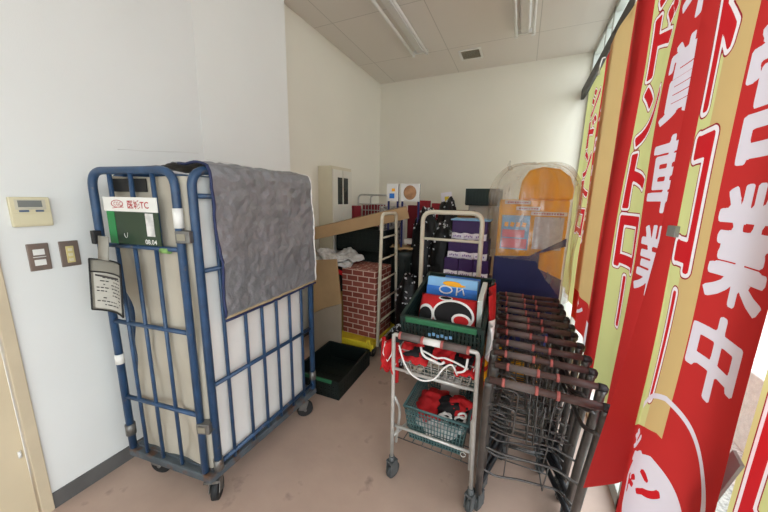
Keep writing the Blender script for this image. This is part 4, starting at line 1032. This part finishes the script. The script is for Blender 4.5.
class Flag:
    def __init__(s, name, label, path, z0, z1, bands, seed=0, billow=None, cut=None):
        pts = catmull(path); s.pts = pts; s.cum = [0]
        for i in range(len(pts)-1): s.cum.append(s.cum[-1]+(pts[i+1]-pts[i]).length)
        s.W = s.cum[-1]; s.z0 = z0; s.z1 = z1; s.seed = seed; s.billow = billow
        s.o = thing(name, label, 'flag', (0, 0, 0), 0, 'red and yellow shop flags in the window')
        c = s.pos(s.W/2, z1); s.org = Vector((c.x, c.y, z0)); s.o.location = s.org
        s.bands = bands
        ms = []
        for q in bands:
            for m in q[2]:
                if m[1] not in ms: ms.append(m[1])
        def mif(t, z):
            for a, e, rows_ in bands:
                if a <= t <= e:
                    for zz, m in rows_:
                        if z >= zz: return ms.index(m)
            return ms.index(bands[-1][2][0][1])
        us = sorted(set([0, s.W]+[q[0] for q in bands if 0 < q[0] < s.W])); cols = []
        for a, e in zip(us, us[1:]):
            m = max(1, int((e-a)/.0062)); cols += [a+(e-a)*k/m for k in range(m)]
        cols.append(s.W)
        zs = sorted(set([z0, z1]+[r_[0] for q in bands for r_ in q[2] if z0 < r_[0] < z1])); rws = []
        for a, e in zip(zs, zs[1:]):
            m = max(1, int((e-a)/.009)); rws += [a+(e-a)*k/m for k in range(m)]
        rws.append(z1)
        nu = len(cols); s.ms = ms
        s.vs = [s.pos(c_, z)-s.org for z in rws for c_ in cols]; s.fs = []; s.mi = []
        for j in range(len(rws)-1):
            for i in range(nu-1):
                if cut and cols[i+1] <= cut[0]+1e-4 and rws[j] < cut[1]: continue
                s.fs.append((j*nu+i, j*nu+i+1, (j+1)*nu+i+1, (j+1)*nu+i))
                s.mi.append(mif((cols[i]+cols[i+1])/2, (rws[j]+rws[j+1])/2))
        T, Z = np.meshgrid(np.array(cols), np.array(rws)); s.T = T.ravel(); s.Z = Z.ravel()
        s.attr = {k: np.full(len(s.T), -1.0) for k in ('kana', 'ink', 'red_ink')}
    def finish(s):
        b = MB(); b.add(s.vs, s.fs, 0, True); b.mi = s.mi
        me = bpy.data.meshes.new('cloth'); me.from_pydata(b.v, [], b.f)
        for q in s.ms: me.materials.append(q)
        me.polygons.foreach_set('material_index', s.mi); me.polygons.foreach_set('use_smooth', [True]*len(s.mi))
        for k, v in s.attr.items():
            at = me.attributes.new(k, 'FLOAT', 'POINT'); at.data.foreach_set('value', v.astype(np.float32))
        me.update(); o = bpy.data.objects.new('cloth', me); COL.objects.link(o); o.parent = s.o
    def at(s, t):
        t = max(0, min(s.W, t)); i = 0
        while i < len(s.cum)-2 and s.cum[i+1] < t: i += 1
        k = (t-s.cum[i])/(s.cum[i+1]-s.cum[i]); p = s.pts[i].lerp(s.pts[i+1], k)
        j0 = max(0, i-2); j1 = min(len(s.pts)-1, i+3); d = (s.pts[j1]-s.pts[j0]).normalized()
        return p, Vector((d.y, -d.x, 0))
    def pos(s, t, z, off=0):
        p, n = s.at(t)
        k = (s.z1-z)/(s.z1-s.z0)
        w = .008*math.sin(t*22+s.seed)*k+.012*noise.noise(Vector((t*3, z*1.6, s.seed)))*min(1, k*4)
        q = Vector((p.x, p.y, z))+n*(w+off)
        if s.billow: q = q+Vector(s.billow(t/s.W, k))
        return q
    def paint(s, key, t0, t1, zb, zt, A, B):
        m = .05
        w = (s.T > t0-m) & (s.T < t1+m) & (s.Z > zb-m) & (s.Z < zt+m)
        if w.any(): s.attr[key][w] = np.maximum(s.attr[key][w], glyph_sdf(s.T[w], s.Z[w], A, B))
    def write(s, key, body, t0, t1, ztop, zbot):
        n = len(body); h = (ztop-zbot)/n
        for i, ch in enumerate(body):
            A, B = outline_segments(ch)
            if ch == 'ー': A = A[:, ::-1]; B = B[:, ::-1]
            pad = .09*h; zt = ztop-i*h-pad; zb = ztop-(i+1)*h+pad; a, e = t0, t1
            if ch == 'ー': a = (t0+t1)/2-.03*(t1-t0); e = (t0+t1)/2+.03*(t1-t0)
            P = np.vstack([A, B]); lo = P.min(0); hi = P.max(0); sc = np.array([(e-a), (zt-zb)])/(hi-lo); o_ = np.array([a, zb])
            s.paint(key, a, e, zb, zt, (A-lo)*sc+o_, (B-lo)*sc+o_)
    def ring(s, key, tc, zc, r, wd=None):
        d = np.hypot(s.T-tc, s.Z-zc); v = (r-d) if wd is None else (wd-np.abs(d-r))
        s.attr[key] = np.maximum(s.attr[key], v-.010)
    def clip(s, t, z, sx=.035, sz=.022, m=None):
        p, n = s.at(t); c = s.pos(t, z, .006)-s.org
        b = MB(); b.box(c, (sx, .012, sz), rz=math.atan2(-n.x, n.y)); b.build('clip', m or M_white, s.o, bevel=.002)
def whole(m): return [(0, m)]
ZL = .835
def lower(m): return [(ZL, m), (0, F_red)]
fA = Flag('shop_flag', 'farthest narrow yellow and red shop flag, hanging by the back corner', [(.505, 3.78), (.496, 3.42), (.490, 3.10), (.482, 2.86), (.49, 2.62)], .60, 2.60,
          [(0, .78, whole(F_yel)), (.78, 9, whole(F_red))], 1)
fA.write('kana', 'シドントロー', .36, .70, 2.5, .95)
fA.write('ink', '年中営業中', .86, 1.06, 2.30, 1.10); fA.finish()
fB = Flag('shop_flag', 'ochre and red shop flag second from the back corner, above the far cart handles', [(.458, 2.74), (.448, 2.50), (.462, 2.26), (.448, 2.05), (.452, 1.86)], .60, 2.58,
          [(0, .53, [(ZL, F_ora), (0, F_red)]), (.53, 9, [(.76, F_red), (0, F_wht)])], 2)
fB.write('ink', '営業中', .69, .88, 1.96, 1.03)
fB.write('ink', 'シ', .15, .34, .81, .69); fB.finish()
fC = Flag('shop_flag', 'yellow and red shop flag in the middle of the window, with large outlined red characters', [(.425, 2.02), (.405, 1.90), (.44, 1.79), (.452, 1.64), (.445, 1.48), (.45, 1.28), (.445, 1.16)], .55, 2.56,
          [(0, .225, whole(F_red)), (.225, .50, whole(F_yel)), (.50, 9, whole(F_red))], 3)
fC.write('kana', 'シドントロー', .262, .462, 2.56, .92)
fC.write('ink', 'ネ賞車業', .535, .76, 2.38, 1.14)
fC.clip(.24, 2.50); fC.clip(.02, 2.50); fC.finish()
def bil(u, k):
    q = max(0, 1-u/.165); z_ = 2.56-k*2.06; k2 = max(0, (1.40-z_)/.76)**1.15
    e = min(1, k2)*max(0, 1-u/.34)
    return (-.118*q*k2-.010*e, -.140*q*k2-.028*e, .10*min(1, max(0, (u-.13)/.35))*min(1, k2))
fD = Flag('shop_flag', 'near shop flag with wide red band and big white characters, folded to the left', [(.378, 1.135), (.388, 1.07), (.388, .985), (.392, .93), (.40, .86), (.40, .78), (.405, .715)], .50, 2.56,
          [(0, .062, whole(F_red)), (.062, .140, lower(F_yel)), (.140, .222, lower(F_ora)), (.222, 9, whole(F_red))], 4, bil, cut=(.062, .63))
fD.write('kana', 'シドコー', .085, .165, 2.50, .90)
fD.write('ink', '営', .236, .40, 1.875, 1.56); fD.write('ink', '業', .234, .40, 1.565, 1.265); fD.write('ink', '中', .232, .385, 1.275, 1.02)
fD.ring('ink', .205, .77, .185, .0125); fD.ring('ink', .215, .60, .155)
fD.attr['ink'][(fD.T < .075) & (fD.Z < .98)] = -1
fD.write('ink', 'シ', .075, .135, .825, .75); fD.write('ink', 'デ', .095, .165, .755, .675)
fD.write('red_ink', 'ド', .10, .16, .665, .59); fD.write('red_ink', 'ン', .18, .25, .70, .60)
fD.clip(.060, 1.43, .04, .03, mat('grey_clip', (150, 152, 148), .5)); fD.finish()
fE = Flag('shop_flag', 'nearest yellow-green shop flag at the right edge of the picture', [(.455, .785), (.452, .70), (.44, .60), (.45, .45)], .45, 2.56,
          [(0, 9, whole(F_yel))], 5)
fE.write('kana', 'シドントロー', .04, .24, 2.5, .52); fE.finish()
b = MB(); b.box((.425, .765, .93), (.006, .03, .20), rx=R(18)); o = b.build('hanging_strap', mat('grey_clip', (150, 152, 148), .5)); 
tag(o, 'short grey strap hanging between the two nearest shop flags', 'strap'); o.location = (0, 0, 0)
# flag hooks on the rail
for i, (y, lab) in enumerate(((3.15, 'white hook on the rail over the farthest flag'), (2.3, 'white hook on the rail over the ochre and red flag'), (1.95, 'white hook on the rail at the fold of the middle flag'), (1.5, 'white hook on the rail over the middle flag'), (.9, 'white hook on the rail over the near red flag'), (.5, 'white hook on the rail over the nearest yellow flag'))):
    b = MB(); b.tube(round_path([(0, 0, .05), (-.02, 0, .05), (-.03, 0, .0), (-.03, 0, -.05)], .01), .005, 6); b.box((-.03, 0, -.06), (.012, .03, .03))
    o = b.build('rail_hook', M_white); o.location = (.503, y, 2.61); tag(o, lab, 'hook', 'white hooks on the flag rail')

# ------------------------------------------------------------------ light
w = bpy.data.worlds.new('World'); scene.world = w; w.use_nodes = True
bgn = w.node_tree.nodes['Background']; bgn.inputs[0].default_value = (.86, .94, 1.0, 1); bgn.inputs[1].default_value = 3.0
def portal(loc, rot, sx, sy):
    l = bpy.data.lights.new('sky_portal', 'AREA'); l.shape = 'RECTANGLE'; l.size = sx; l.size_y = sy; l.cycles.is_portal = True
    o = bpy.data.objects.new('sky_portal', l); COL.objects.link(o); o.location = loc; o.rotation_euler = rot
portal((XR+.12, (YR+YB)/2, 1.45), (0, R(90), 0), 2.8, YB-YR)
portal((-.60, YR-.12, 1.05), (R(-90), 0, 0), 1.4, 2.1)

# ------------------------------------------------------------------ camera
cam = bpy.data.cameras.new('Camera'); co = bpy.data.objects.new('Camera', cam); COL.objects.link(co)
y, p, r = R(24.243), R(10.671), R(1.1185)
f = Vector((-math.sin(y), math.cos(y), 0)); rt_ = Vector((math.cos(y), math.sin(y), 0)); up = Vector((0, 0, 1))
f2 = f*math.cos(p)-up*math.sin(p); u2 = up*math.cos(p)+f*math.sin(p)
r3 = rt_*math.cos(r)+u2*math.sin(r); u3 = u2*math.cos(r)-rt_*math.sin(r)
Mx = Matrix((r3, u3, -f2)).transposed().to_4x4(); Mx.translation = Vector((0, 0, 1.5)); co.matrix_world = Mx
cam.sensor_width = 36; cam.lens = 298.7/768*36; cam.clip_start = .02
scene.camera = co
scene.view_settings.view_transform = 'Standard'; scene.view_settings.look = 'None'
scene.view_settings.gamma = 1; scene.view_settings.use_curve_mapping = False
scene.view_settings.exposure = 0.68
